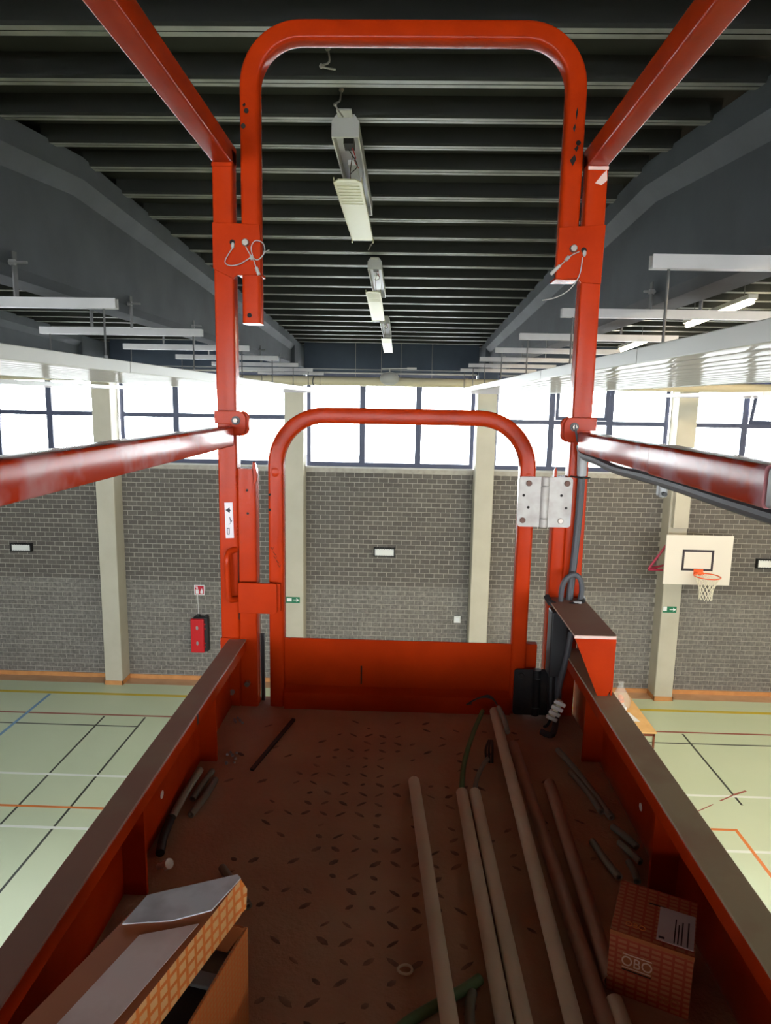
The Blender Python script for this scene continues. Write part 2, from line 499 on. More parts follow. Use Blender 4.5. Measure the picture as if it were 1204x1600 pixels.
for c in cells:
    xa, xb, z = c
    if id(c) in pick:
        o = bpy.data.objects.new('brick', rnd.choice(tones))
        o.location = ((xa + xb) / 2 - wall_far.location.x, WALL_Y - wall_far.location.y, z - wall_far.location.z)
        o.parent = wall_far
        COL.objects.link(o)
    else:
        x, zz, d, cc = (xb - xa) / 2, (BH - JT) / 2, 0.008, 0.003
        cx = (xa + xb) / 2
        v = [(cx - x, WALL_Y, z - zz), (cx + x, WALL_Y, z - zz), (cx + x, WALL_Y, z + zz), (cx - x, WALL_Y, z + zz),
             (cx - x + cc, WALL_Y - d, z - zz + cc), (cx + x - cc, WALL_Y - d, z - zz + cc), (cx + x - cc, WALL_Y - d, z + zz - cc), (cx - x + cc, WALL_Y - d, z + zz - cc)]
        rest.add(v, [(4, 5, 6, 7), (0, 1, 5, 4), (1, 2, 6, 5), (2, 3, 7, 6), (3, 0, 4, 7)])
        rest_t += [0.12 + 0.045 * rnd.randrange(6)] * 8
o = build('brick_courses', rest, 'brick', wall_far)
o['kind'] = 'stuff'
at = o.data.attributes.new('tone', 'FLOAT', 'POINT'); at.data.foreach_set('value', rest_t)
for (a, bb) in BAYS:
    build('sill', MB().box(a, bb, WALL_Y - 0.02, WALL_Y + 0.12, SILL, SILL + 0.03), 'white_metal', wall_far)
for cx in COLX:
    c = build('column', MB().box(cx - 0.187, cx + 0.187, 13.6, WALL_Y + 0.02, 0, 6.37), 'column', wall_far, 0.015)
    m = MB(); m.box(cx - 0.2, cx + 0.2, 13.585, 13.6, 0, 0.09); m.box(cx - 0.2, cx - 0.187, 13.585, WALL_Y, 0, 0.09); m.box(cx + 0.187, cx + 0.2, 13.585, WALL_Y, 0, 0.09)
    build('plinth', m, 'wood', c)
    build('column_head', MB().box(cx - 0.19, cx + 0.19, 13.6, WALL_Y + 0.02, 6.37, 7.12), 'concrete_cool_lit', wall_far, 0.01)
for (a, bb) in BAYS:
    build('ring_beam', MB().box(a, bb, 13.72, WALL_Y + 0.02, 6.61, 7.35), 'concrete_cool_lit', wall_far)
for (a, bb) in BAYS:
    ob = struct(build('baseboard_far', MB().box(a + 0.014, bb - 0.014, 13.972, 13.992, 0.001, 0.09), 'wood'))

# ------------------------------------------------------------------ other walls
bw = MB()
bw.box(X0, X1, BACK_Y - 0.25, BACK_Y, -0.2, SILL); bw.box(X0, X1, BACK_Y - 0.25, BACK_Y, WTOP, 7.75)
for cx in COLX:
    bw.box(cx - 0.187, cx + 0.187, BACK_Y - 0.25, BACK_Y, SILL, WTOP)
struct(build('wall_back', bw, 'plain_wall'))
struct(build('wall_left', MB().box(X0 - 0.25, X0, BACK_Y - 0.25, WALL_Y + 0.25, -0.2, 7.9), 'plain_wall'))
struct(build('wall_right', MB().box(X1, X1 + 0.25, BACK_Y - 0.25, WALL_Y + 0.25, -0.2, 7.9), 'plain_wall'))

# ------------------------------------------------------------------ windows
wn = 0
def window(a, bb, y, sgn, opened=()):
    """frame, two mullions, transom, six panes; y = inner face; sgn = outward"""
    global wn
    wn += 1
    y0, y1 = sorted((y + sgn * 0.06, y + sgn * 0.12))
    z0, z1 = SILL + 0.03, WTOP
    f = MB()
    t = 0.085
    f.box(a, bb, y0, y1, z0, z0 + t); f.box(a, bb, y0, y1, z1 - t, z1); f.box(a, a + t, y0, y1, z0 + t, z1 - t); f.box(bb - t, bb, y0, y1, z0 + t, z1 - t)
    w = struct(build('window_%d' % wn, f, 'frame'))
    w3 = (bb - a) / 3
    zt = 5.70
    for k in (1, 2):
        build('mullion', MB().box(a + k * w3 - 0.06, a + k * w3 + 0.06, y0, y1, z0 + t, z1 - t), 'frame', w)
    ym = (y0 + y1) / 2
    for k in range(3):
        xa = a + k * w3 + (t if k == 0 else 0.06); xb = a + (k + 1) * w3 - (t if k == 2 else 0.06)
        build('transom', MB().box(xa, xb, y0, y1, zt - 0.045, zt + 0.045), 'frame', w)
        build('pane', MB().box(xa, xb, ym - 0.003, ym + 0.003, z0 + t, zt - 0.045), 'glass', w)
        if k in opened:
            ang = math.radians(opened[k])
            zl = zt + 0.05; hh = z1 - t - zl - 0.01
            mt = Matrix.Translation((0, y0, zl)) @ Matrix.Rotation(ang, 4, 'X')
            s = MB(); e = 0.07
            s.box(xa + 0.005, xb - 0.005, -0.03, 0.0, 0, e); s.box(xa + 0.005, xb - 0.005, -0.03, 0.0, hh - e, hh); s.box(xa + 0.005, xa + e, -0.03, 0.0, e, hh - e); s.box(xb - e, xb - 0.005, -0.03, 0, e, hh - e)
            so = build('sash', s.xf(mt), 'frame', w)
            build('pane', MB().box(xa + e, xb - e, -0.018, -0.012, e, hh - e).xf(mt), 'glass', so)
        else:
            build('pane', MB().box(xa, xb, ym - 0.003, ym + 0.003, zt + 0.045, z1 - t), 'glass', w)
    return w
for i, (a, bb) in enumerate(BAYS):
    window(a, bb, WALL_Y, 1, {4: {1: 4}, 5: {1: 13}}.get(i, {}))
for i, (a, bb) in enumerate(BAYS):
    window(a, bb, BACK_Y, -1)
struct(build('ground_outside', MB().box(-80, 80, -80, 80, -0.6, -0.35), 'ground'))

# ------------------------------------------------------------------ ceiling
RIDGE, BREAK = 4.4, 2.0
def zc(y):
    if y > RIDGE: return 7.483 - 0.042 * (y - RIDGE)
    if y > BREAK: return 7.483 - 0.095 * (RIDGE - y)
    return 7.483 - 0.095 * (RIDGE - BREAK) - 0.03 * (BREAK - y)
cb = MB()
ys = [BACK_Y - 0.25, BREAK, RIDGE, WALL_Y + 0.25]
cb.loft([[(X0 - 0.25, y, zc(y) + 0.09), (X1 + 0.25, y, zc(y) + 0.09), (X1 + 0.25, y, zc(y) + 0.22), (X0 - 0.25, y, zc(y) + 0.22)] for y in ys])
ceiling = struct(build('ceiling', cb, 'deck'))
def rib_mesh(a, bb):
    m = MB()
    # liner tray edge: two lips with a fine joint between them
    for s in (-1, 1):
        p = [(s * 0.004, 0.0), (s * 0.042, 0.0), (s * 0.05, 0.012), (s * 0.062, 0.10), (s * 0.004, 0.10)]
        if s < 0: p = p[::-1]
        m.add([(a, q[0], q[1]) for q in p] + [(bb, q[0], q[1]) for q in p], [(0, 1, 2, 3, 4), (9, 8, 7, 6, 5)] + [(i, i + 5, (i + 1) % 5 + 5, (i + 1) % 5) for i in range(5)])
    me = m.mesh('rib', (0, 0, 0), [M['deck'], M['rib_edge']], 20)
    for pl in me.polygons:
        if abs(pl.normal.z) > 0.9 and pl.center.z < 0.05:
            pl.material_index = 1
    return me
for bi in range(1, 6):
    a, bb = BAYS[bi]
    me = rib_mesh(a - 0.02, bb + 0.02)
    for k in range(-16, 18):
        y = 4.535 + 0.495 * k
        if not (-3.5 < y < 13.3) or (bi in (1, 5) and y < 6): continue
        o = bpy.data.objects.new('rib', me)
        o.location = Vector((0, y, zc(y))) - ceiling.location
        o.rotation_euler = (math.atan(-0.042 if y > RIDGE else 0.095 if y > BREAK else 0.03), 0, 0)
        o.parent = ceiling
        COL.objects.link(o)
for cx in COLX[1:7]:
    rings = []
    for y in (BACK_Y, BREAK, RIDGE, 12.5):
        t = zc(y) + 0.02
        half = [(0.2, t), (0.2, t - 0.13), (0.13, t - 0.22), (0.13, 6.73), (0.095, 6.68)]
        ring = [(cx + x, y, z) for x, z in half] + [(cx - x, y, z) for x, z in half[::-1]]
        rings.append(ring[::-1])
    bm = MB().loft(rings)
    beam = build('beam', bm, 'concrete_dark', ceiling, angle=25)
    build('end_block', MB().loft([[(cx - 0.2, y, 6.68), (cx + 0.2, y, 6.68), (cx + 0.2, y, zc(y)), (cx - 0.2, y, zc(y))] for y in (12.5, 13.65)]), 'concrete_dark', beam, 0.01)

# ------------------------------------------------------------------ heating panels
def heating_panel(xi, xo, zb, joints, y_end, label, bars=()):
    xa, xb = min(xi, xo), max(xi, xo)
    t = thing('heating_panel', ((xa + xb) / 2, 4.0, zb), label, 'heating panel', 'heating panels under the beams')
    js = joints + [y_end]
    n = 11
    for k in range(len(js) - 1):
        y0, y1 = js[k] + 0.002, js[k + 1] - 0.002
        pts = []
        w = (xb - xa - 0.02) / n
        for i in range(n):
            x = xa + 0.01 + i * w
            pts += [(x, 0.012), (x + 0.012, 0.003), (x + w * 0.5, 0.0), (x + w - 0.012, 0.003)]
        pts.append((xb - 0.01, 0.012))
        ring = pts + [(xb - 0.01, 0.035), (xa + 0.01, 0.035)]
        m = MB().loft([[(p[0], y, zb + p[1]) for p in ring] for y in (y1, y0)])
        sec = build('panel_section', m, 'panel', t, angle=8)
        for x in (xa, xb):
            s = 1 if x == xa else -1
            e = MB()
            x2 = x + s * 0.01; x3 = x + s * 0.03
            e.box(min(x, x2), max(x, x2), y0, y1, zb - 0.004, zb + 0.055)
            e.box(min(x2, x3), max(x2, x3), y0, y1, zb + 0.045, zb + 0.055)
            build('edge_rail', e, 'rim', sec, 0.003)
    for y in bars:
        build('cross_bar', MB().box(xa + 0.03, xb - 0.03, y - 0.02, y + 0.02, zb + 0.035, zb + 0.055), 'rim', t)
    e = MB().box(xa, xb, y_end, y_end + 0.012, zb - 0.004, zb + 0.055)
    build('end_rail', e, 'rim', t)
    return t
heating_panel(-1.45, -2.80, 6.195, [-3.89, -2.01, -0.13, 1.75, 3.63, 5.51, 7.39, 9.27, 11.15], 12.93, 'long white glossy heating panel hanging left of the basket, under the left beam', [3.66 + 1.53 * k for k in range(7)])
heating_panel(0.88, 2.28, 6.232, [-4.8, -2.94, -1.06, 0.82, 2.70, 4.58, 6.46, 8.34, 10.22, 11.6], 12.96, 'long white glossy heating panel hanging right of the basket, under the right beam', [2.77 + 1.53 * k for k in range(7)])
heating_panel(-5.3, -6.65, 6.205, [3.7, 5.58, 7.46, 9.34, 11.2], 13.09, 'white heating panel at far left, seen below the nearer left panel')
heating_panel(4.75, 6.1, 6.235, [3.7, 5.58, 7.46, 9.34, 11.2], 13.2, 'white heating panel at far right, ending in front of the backboard column')

ordl = ['nearest', 'second', 'third', 'fourth', 'fifth', 'sixth', 'seventh', 'eighth']
def rail(xi, xo, y, z, zp, beamx, label, group):
    xa, xb = min(xi, xo), max(xi, xo)
    t = thing('suspension_rail', ((xa + xb) / 2, y, zp), label, 'rail', group)
    c = MB()
    prof = [(-0.022, -0.026), (0.022, -0.026), (0.022, 0.026), (0.016, 0.026), (0.016, -0.02), (-0.016, -0.02), (-0.016, 0.026), (-0.022, 0.026)]
    c.loft([[(x, y + p[0], z + p[1]) for p in prof] for x in (xb, xa)])
    build('channel', c, 'white_metal', t)
    for x in (xa + 0.07, xb - 0.07):
        r = build('hanger_rod', MB().tube([(x, y, zp + 0.0555), (x, y, z + 0.005)], 0.006, 8), 'rod', t)
        build('nut', MB().cyl((x, y, zp + 0.056), (x, y, zp + 0.085), 0.011, 6), 'clamp', r)
    for s in (-1, 1):
        bx = beamx + s * 0.15
        k = MB()
        k.box(bx - 0.004, bx + 0.004, y - 0.02, y + 0.02, z + 0.02, 6.80)
        cl = build('beam_clamp', k, 'rod', t)
        q = MB().cyl((bx - 0.05, y - 0.012, 6.745), (bx + 0.075, y - 0.012, 6.745), 0.007, 8)
        q.cyl((bx - 0.018, y - 0.012, 6.745), (bx + 0.012, y - 0.012, 6.745), 0.016, 6)
        build('cross_bolt', q, 'clamp', cl)
for k in range(7):
    rail(-1.52, -2.74, 3.66 + 1.53 * k, 6.545, 6.195, -2.2, ordl[k].capitalize() + ' white cross rail on rods under the left beam, counted from the camera', 'cross rails under the left beam')
for k in range(7):
    rail(0.93, 2.22, 2.77 + 1.53 * k, 6.615, 6.232, 1.61, ordl[k].capitalize() + ' white cross rail on rods under the right beam, counted from the camera', 'cross rails under the right beam')

# ------------------------------------------------------------------ opened luminaires
def luminaire(y0, ln, cy, cz0, cz1, cln, cx, label):
    x = -0.315; w = 0.066
    t = thing('ceiling_luminaire', (x, y0, zc(y0 + 0.3) - 0.12), label, 'ceiling light', 'opened ceiling lights')
    def top(y): return 7.475 - 0.042 * max(0.0, y - 4.6) - (0.062 if y0 < RIDGE else 0.002)
    h = 0.105
    hb = MB()
    # shell: sides and back, open below
    outer = [(-w, -h), (-w, -0.035), (-0.04, 0.0), (0.04, 0.0), (w, -0.035), (w, -h), (w - 0.006, -h), (w - 0.006, -0.04), (0.036, -0.008), (-0.036, -0.008), (-w + 0.006, -0.04), (-w + 0.006, -h)]
    hb.loft([[(x + p[0], y, top(y) + p[1]) for p in outer] for y in (y0 + ln, y0)])
    hsg = build('housing', hb, 'lamp_body', t)
    for y in (y0, y0 + ln):
        e = MB()
        p = [(x - w, top(y) - h), (x + w, top(y) - h), (x + w, top(y) - 0.035), (x + 0.04, top(y)), (x - 0.04, top(y)), (x - w, top(y) - 0.035)]
        e.prism(p, y - 0.006, y + 0.006, 'y')
        build('end_cap', e, 'lamp_body', hsg)
    e = MB()
    e.loft([[(x - w + 0.008, y, top(y) - 0.055), (x + w - 0.008, y, top(y) - 0.055), (x + w - 0.008, y, top(y) - 0.05), (x - w + 0.008, y, top(y) - 0.05)] for y in (y0 + ln - 0.02, y0 + 0.02)])
    build('gear_plate', e, 'lamp_in', hsg)
    build('bracket', MB().box(x - 0.035, x + 0.035, y0 - 0.09, y0, top(y0) - 0.02, top(y0) - 0.012), 'lamp_body', hsg)
    g = MB().box(x - 0.02, x + 0.03, y0 + 0.12, y0 + 0.22, top(y0) - 0.09, top(y0) - 0.055)
    build('terminal_block', g, 'black', hsg)
    g = MB().box(x - 0.025, x + 0.02, y0 + 0.45, y0 + 0.75, top(y0) - 0.085, top(y0) - 0.055)
    build('ballast', g, 'white', hsg)
    build('rating_label', MB().box(x - 0.02, x + 0.03, y0 + 0.04, y0 + 0.09, top(y0) - 0.0575, top(y0) - 0.055), 'clamp', hsg)
    for mname, pts in (('wire_red', [(0.02, 0.18, -0.09), (0.03, 0.26, -0.11), (0.02, 0.34, -0.1), (0.03, 0.5, -0.085)]),
                       ('black', [(0.0, 0.2, -0.09), (0.035, 0.32, -0.125), (0.0, 0.42, -0.13), (-0.02, 0.55, -0.1)]),
                       ('wire_brown', [(0.01, 0.3, -0.09), (-0.01, 0.42, -0.14), (0.0, (cy - y0) + 0.1, cz0 - top(y0) + 0.01)])):
        build('lead', MB().tube(smooth_path([(x + p[0], y0 + p[1], top(y0) + p[2]) for p in pts], 6), 0.0025, 6), mname, hsg)
    # reflector tray hanging below
    c = MB(); d = 0.075
    tray = [(-d, 0.025), (-d, 0.0), (-d + 0.012, -0.004), (d - 0.012, -0.004), (d, 0.0), (d, 0.025), (d - 0.004, 0.025), (d - 0.004, 0.004), (-d + 0.004, 0.004), (-d + 0.004, 0.025)]
    c.loft([[(cx + p[0], y, z + p[1]) for p in tray] for y, z in ((cy, cz0), (cy + cln, cz1))])
    tr = build('reflector_tray', c, 'lamp_tray', t)
    c = MB()
    c.prism([(cx - d, cy), (cx - d + 0.03, cy - 0.05), (cx + d - 0.03, cy - 0.05), (cx + d, cy)], cz0 - 0.003, cz0 + 0.003, 'z')
    build('tray_lip', c, 'lamp_tray', tr)
    for sx in (-1, 1):
        build('tray_clip', MB().box(cx + sx * d - 0.004, cx + sx * d + 0.004, cy + cln, cy + cln + 0.03, cz1 - 0.014, cz1 + 0.01), 'lamp_tray', tr)
    for j in range(7):
        yy = cy + 0.05 + j * 0.055
        zz = cz0 + (cz1 - cz0) * (yy - cy) / cln
        build('tray_rib', MB().box(cx - d + 0.014, cx + d - 0.014, yy, yy + 0.008, zz - 0.0065, zz - 0.003), 'lamp_tray', tr)
    build('strap', MB().tube([(cx + d - 0.02, cy + 0.35, cz0 + (cz1 - cz0) * 0.25), (x + w - 0.02, cy + 0.3, top(cy + 0.3) - 0.06)], 0.002, 6), 'wire', t)
    return t
luminaire(3.50, 1.34, 3.83, 7.205, 7.20, 1.29, -0.332, 'nearest opened ceiling light with red wires and yellowed tray dangling below')
luminaire(6.66, 1.36, 7.03, 7.13, 7.02, 1.40, -0.345, 'middle opened ceiling light with its yellowed tray dangling below')
luminaire(9.92, 1.46, 10.6, 6.995, 6.89, 1.40, -0.31, 'farthest opened ceiling light near the end beam, tray dangling below')
# broken wire ends left on ceiling hooks
def hook(pts, label):
    m = MB().tube(smooth_path(pts, 5), 0.004, 6)
    m.ball(pts[0], 0.012, 8, 5); m.ball(pts[2], 0.009, 8, 5)
    tag(build('ceiling_hook', m, 'wire'), label, 'hook', 'wire hooks left on the ceiling')
zz = zc(2.93)
hook([(-0.335, 2.92, zz + 0.085), (-0.33, 2.93, zz + 0.04), (-0.36, 2.92, zz + 0.02), (-0.31, 2.97, zz + 0.03)], 'twisted wire hook on the dark ceiling just under the top hoop tube')
zz = zc(3.4)
hook([(-0.325, 3.39, zz + 0.085), (-0.33, 3.37, zz + 0.03), (-0.35, 3.36, zz + 0.01), (-0.315, 3.38, zz - 0.035)], 'twisted wire hook hanging in front of the nearest opened light')
zz = zc(6.2)
hook([(-0.31, 6.22, zz + 0.085), (-0.31, 6.2, zz + 0.02), (-0.33, 6.2, zz - 0.01), (-0.35, 6.2, zz - 0.05)], 'twisted wire hook in front of the middle opened light')

# lit strip lights of the right-hand bay
def strip_light(x, y0, ln, label, lit=True):
    z = zc(y0) - 0.20 if y0 > RIDGE else zc(y0 + 0.2) - 0.20
    t = thing('strip_light', (x, y0 + ln / 2, z - 0.03), label, 'strip light', 'strip lights along the side bays')
    dz = -0.042 * ln if y0 >= RIDGE else 0.03 * ln
    b1 = MB().loft([[(x - 0.05, y, zz2 + 0.01), (x + 0.05, y, zz2 + 0.01), (x + 0.05, y, zz2 + 0.06), (x - 0.05, y, zz2 + 0.06)] for y, zz2 in ((y0 + ln, z + dz), (y0, z))])
    build('housing', b1, 'lamp_body', t, 0.004)
    b2 = MB().tube([(x, y0 + 0.02, z - 0.012), (x, y0 + ln - 0.02, z + dz - 0.012)], 0.028, 12)
    build('fluorescent_tube', b2, 'tube_on' if lit else 'lens', t)
    for y in (y0 + 0.2, y0 + ln - 0.2):
        zz2 = z + dz * (y - y0) / ln
        build('hanger', MB().tube([(x, y, zz2 + 0.055), (x, y, zz2 + 0.30)], 0.005, 6), 'rod', t)
    return t
strip_light(3.53, 7.35, 1.65, 'lit strip light on the right, crossing behind a white rail')
strip_light(3.53, 10.45, 1.2, 'lit strip light on the right, farthest, above the right heating panel')
strip_light(3.53, 4.2, 1.65, 'lit strip light in the right bay, nearest the camera')
strip_light(3.53, 1.0, 1.65, 'lit strip light in the right bay, beside the basket')
for xx, nm in ((7.4, 'second'), (11.2, 'third')):
    for yy, w_ in ((10.45, 'farthest'), (7.35, 'second'), (4.2, 'third'), (1.0, 'fourth'), (-2.2, 'fifth')):
        strip_light(xx, yy, 1.65, 'lit strip light in the %s right bay, %s one from the end wall' % (nm, w_))

# ------------------------------------------------------------------ duct and end-wall fittings
t = thing('ventilation_duct', (-0.3, 13.42, 6.34), 'cream round duct running across the window tops of the end wall', 'duct')
for a, bb in ((-9.0, -2.66), (-2.64, 1.16), (1.18, 9.0)):
    build('duct_section', MB().tube([(a, 13.42, 6.43), (bb, 13.42, 6.43)], 0.085, 20), 'duct', t)
for x in (-2.65, 1.17):
    build('coupling', MB().tube([(x - 0.03, 13.42, 6.43), (x + 0.03, 13.42, 6.43)], 0.094, 20), 'duct', t)
for x in (-1.77, 2.0):
    pts = [(x + 0.02, 13.32, 6.30), (x - 0.02, 13.33, 6.40), (x, 13.33, 6.50), (x + 0.04, 13.37, 6.58)]
    build('duct_strap', MB().tube(smooth_path(pts, 5), 0.012, 6), 'rod', t)
t = thing('loudspeaker', (-0.31, 13.2, 6.36), 'white round fitting on a bracket in front of the duct, mid end wall', 'loudspeaker')
build('body', MB().ball((-0.31, 13.235, 6.49), 0.15, 20, 12, (1.2, 0.6, 0.82)), 'rim', t)
build('bezel', MB().tube([(-0.31 + 0.175 * math.cos(a * math.pi / 12), 13.22, 6.49 + 0.115 * math.sin(a * math.pi / 12)) for a in range(24)], 0.012, 8, closed=True), 'rim', t)
k = MB().cyl((-0.31, 13.26, 6.6), (-0.31, 13.26, 6.68), 0.012, 8); k.cyl((-0.47, 13.26, 6.675), (0.2, 13.26, 6.69), 0.010, 8); k.box(0.02, 0.2, 13.235, 13.285, 6.67, 6.705)
build('bracket', k, 'white_metal', t)
for x0, x1_, nm in ((-1.96, 1.38, 'centre'), (-5.8, -2.4, 'left'), (1.85, 5.2, 'right')):
    m = MB()
    m.tube([(x0, 13.62, 6.60), (x1_, 13.62, 6.61)], 0.014, 8)
    m.tube([(x0, 13.66, 6.67), (x1_, 13.66, 6.67)], 0.009, 8)
    tag(build('cable_conduit', m, 'clamp'), 'thin grey conduits along the foot of the dark end beam, %s bay' % nm, 'conduit', 'conduits along the end beam')
for x, nm in ((-0.98, 'leftmost'), (-0.48, 'second'), (-0.10, 'third'), (0.5, 'rightmost')):
    tag(build('suspension_wire', MB().tube([(x, 13.5, 6.52), (x, 13.5, zc(13.5) + 0.09)], 0.004, 6), 'wire'), 'thin vertical wire before the dark end beam, %s of four' % nm, 'wire', 'wires before the end beam')

# ------------------------------------------------------------------ things on the far wall
WF = WALL_Y - 0.008
def emergency(x0, x1_, z0, z1, label):
    t = thing('emergency_light', ((x0 + x1_) / 2, WF, z0), label, 'emergency light', 'caged emergency lights on the brick wall')
    build('body', MB().box(x0 + 0.02, x1_ - 0.02, WF - 0.07, WF, z0 + 0.02, z1 - 0.02), 'lens', t, 0.01)
    build('back_plate', MB().box(x0, x1_, WF - 0.02, WF, z0, z1), 'black', t)
    n = 9
    for i in range(n):
        x = x0 + 0.012 + (x1_ - x0 - 0.024) * i / (n - 1)
        for zz1, zz2 in ((z0, z0 + 0.03), (z1 - 0.03, z1)):
            build('cage_bar', MB().box(x - 0.006, x + 0.006, WF - 0.09, WF - 0.015, zz1, zz2), 'black', t)
    for zz in (z0 + 0.012, z1 - 0.012):
        build('cage_bar', MB().box(x0, x1_, WF - 0.095, WF - 0.085, zz - 0.006, zz + 0.006), 'black', t)
    for xx in (x0 + 0.008, x1_ - 0.008):
        build('cage_bar', MB().box(xx - 0.008, xx + 0.008, WF - 0.095, WF, z0, z1), 'black', t)
emergency(-8.28, -7.84, 2.775, 2.95, 'caged white emergency light on the brick at far left')
emergency(-0.585, -0.145, 2.855, 3.045, 'caged white emergency light on the brick of the centre bay')
emergency(7.31, 7.75, 2.80, 3.0, 'caged white emergency light at the right edge, right of the backboard')

t = thing('wall_socket', (1.205, WF, 1.45), 'small white wall socket on the brick of the centre bay', 'socket')
build('box', MB().box(1.135, 1.275, WF - 0.04, WF, 1.45, 1.6), 'white', t, 0.006)
build('rocker', MB().box(1.165, 1.245, WF - 0.05, WF - 0.038, 1.48, 1.56), 'paper', t)
build('cap', MB().box(1.15, 1.25, WF - 0.05, WF - 0.005, 1.6, 1.615), 'clamp', t)

def exit_sign(x0, x1_, z0, z1, y, label, door):
    t = thing('exit_sign', ((x0 + x1_) / 2, y, z0), label, 'exit sign', 'green exit signs on the columns')
    build('plate', MB().box(x0, x1_, y - 0.004, y, z0, z1), 'sign_green', t)
    w, h = x1_ - x0, z1 - z0
    d = 0.0055
    if door:
        build('pictogram', MB().box(x0 + 0.08 * w, x0 + 0.42 * w, y - d, y - 0.004, z0 + 0.25 * h, z0 + 0.78 * h), 'paper', t)
    else:
        build('pictogram', MB().box(x0 + 0.02 * w, x0 + 0.30 * w, y - d, y - 0.004, z0 + 0.25 * h, z0 + 0.98 * h), 'paper', t)
    a = [(x0 + 0.5 * w, z0 + 0.44 * h), (x0 + 0.78 * w, z0 + 0.44 * h), (x0 + 0.74 * w, z0 + 0.2 * h), (x0 + 0.97 * w, z0 + 0.5 * h), (x0 + 0.74 * w, z0 + 0.8 * h), (x0 + 0.78 * w, z0 + 0.56 * h), (x0 + 0.5 * w, z0 + 0.56 * h)]
    build('arrow', MB().prism(a, y - d, y - 0.004, 'y'), 'paper', t)
exit_sign(-2.379, -2.087, 1.905, 2.035, 13.599, 'green exit sign with white arrow on the cream column left of centre', True)
exit_sign(5.345, 5.622, 1.91, 2.04, 13.599, 'green exit sign with white arrow on the column under the backboard', False)

t = thing('fire_sign', (-4.295, WF, 1.91), 'square red fire extinguisher sign on the brick above the red cabinet', 'sign')
build('plate', MB().box(-4.405, -4.185, WF - 0.004, WF, 1.91, 2.125), 'paper', t)
build('red_field', MB().box(-4.39, -4.20, WF - 0.0052, WF - 0.004, 1.925, 2.11), 'sign_red', t)
p = MB().box(-4.375, -4.31, WF - 0.0062, WF - 0.0052, 1.935, 2.03); p.box(-4.36, -4.325, WF - 0.0062, WF - 0.0052, 2.04, 2.07); p.box(-4.385, -4.33, WF - 0.0062, WF - 0.0052, 2.075, 2.09)
build('extinguisher_symbol', p, 'paper', t)
p = MB()
p.prism([(-4.275, 1.94), (-4.225, 1.94), (-4.22, 1.99), (-4.235, 2.03), (-4.245, 2.055), (-4.26, 2.02), (-4.28, 1.98)], WF - 0.0062, WF - 0.0052, 'y')
build('flame_symbol', p, 'paper', t)

t = thing('fire_cabinet', (-4.3, WF, 0.69), 'red fire extinguisher cabinet with black sides on the brick wall', 'fire cabinet')
build('back_box', MB().box(-4.40, -4.09, WF - 0.16, WF, 0.70, 1.46), 'black', t, 0.02)
build('door', MB().box(-4.445, -4.165, WF - 0.21, WF - 0.13, 0.69, 1.43), 'red', t, 0.015)
for zz in (1.24, 0.90):
    build('latch', MB().ball((-4.305, WF - 0.21, zz), 0.03, 12, 8, (0.9, 0.3, 1.6)), 'clamp', t)
for zz in (1.30, 1.20, 0.88, 0.80):
    build('hinge_tab', MB().box(-4.17, -4.14, WF - 0.17, WF - 0.13, zz, zz + 0.025), 'red', t)
for xx in (-4.34, -4.16):
    build('top_lug', MB().box(xx, xx + 0.06, WF - 0.12, WF - 0.02, 1.45, 1.49), 'black', t)
tag(build('wall_cable', MB().tube([(-4.33, WF - 0.006, 1.49), (-4.33, WF - 0.006, 1.65), (-4.335, WF - 0.006, 1.91)], 0.006, 6), 'white'), 'thin white cable down the brick between red sign and cabinet', 'cable')

# ------------------------------------------------------------------ basketball backboard
BX, BY = 5.695, 12.98
t = thing('basketball_backboard', (BX, 13.6, 2.66), 'white basketball backboard with black square, orange hoop and net on column', 'backboard')
bo = build('board', MB().box(BX - 0.635, BX + 0.635, BY, BY + 0.035, 2.67, 3.64), 'board', t, 0.004)
s = MB(); x0, x1_, z0, z1, w = 5.385, 5.985, 2.945, 3.36, 0.042
s.box(x0, x1_, BY - 0.0015, BY, z0, z0 + w); s.box(x0, x1_, BY - 0.0015, BY, z1 - w, z1); s.box(x0, x0 + w, BY - 0.0015, BY, z0 + w, z1 - w); s.box(x1_ - w, x1_, BY - 0.0015, BY, z0 + w, z1 - w)
build('target_square', s, 'ink', bo)
rc = Vector((5.735, BY - 0.36, 2.93)); rr = 0.228
hp = build('hoop', MB().tube([(rc.x + rr * math.cos(a * math.pi / 18), rc.y + rr * math.sin(a * math.pi / 18), rc.z) for a in range(36)], 0.011, 8, closed=True), 'rimorange', t)
k = MB().box(rc.x - 0.11, rc.x + 0.07, BY - 0.01, BY, rc.z - 0.07, rc.z + 0.05)
k.prism([(rc.x - 0.10, BY - 0.01), (rc.x + 0.06, BY - 0.01), (rc.x + 0.03, BY - 0.145), (rc.x - 0.06, BY - 0.145)], rc.z - 0.02, rc.z + 0.01, 'z')
k.add([(rc.x - 0.08, BY - 0.01, rc.z - 0.07), (rc.x - 0.07, BY - 0.01, rc.z - 0.07), (rc.x - 0.07, BY - 0.13, rc.z - 0.01), (rc.x - 0.08, BY - 0.13, rc.z - 0.01), (rc.x - 0.08, BY - 0.01, rc.z), (rc.x - 0.07, BY - 0.01, rc.z)], [(0, 1, 2, 3), (3, 2, 5, 4), (0, 3, 4), (1, 5, 2)])
build('hoop_mount', k, 'rimorange', hp)
nt = MB(); NS = 12
def netp(i, lv):
    r = [0.222, 0.19, 0.155, 0.13, 0.118, 0.115, 0.118][lv]
    a = 2 * math.pi * (i + 0.5 * lv) / NS
    return (rc.x + r * math.cos(a), rc.y + r * math.sin(a), rc.z - 0.012 - 0.072 * lv)
for i in range(NS):
    for sgn in (0, 1):
        nt.tube([netp(i - lv * sgn, lv) for lv in range(7)], 0.006, 5)
build('net', nt, 'net', hp)
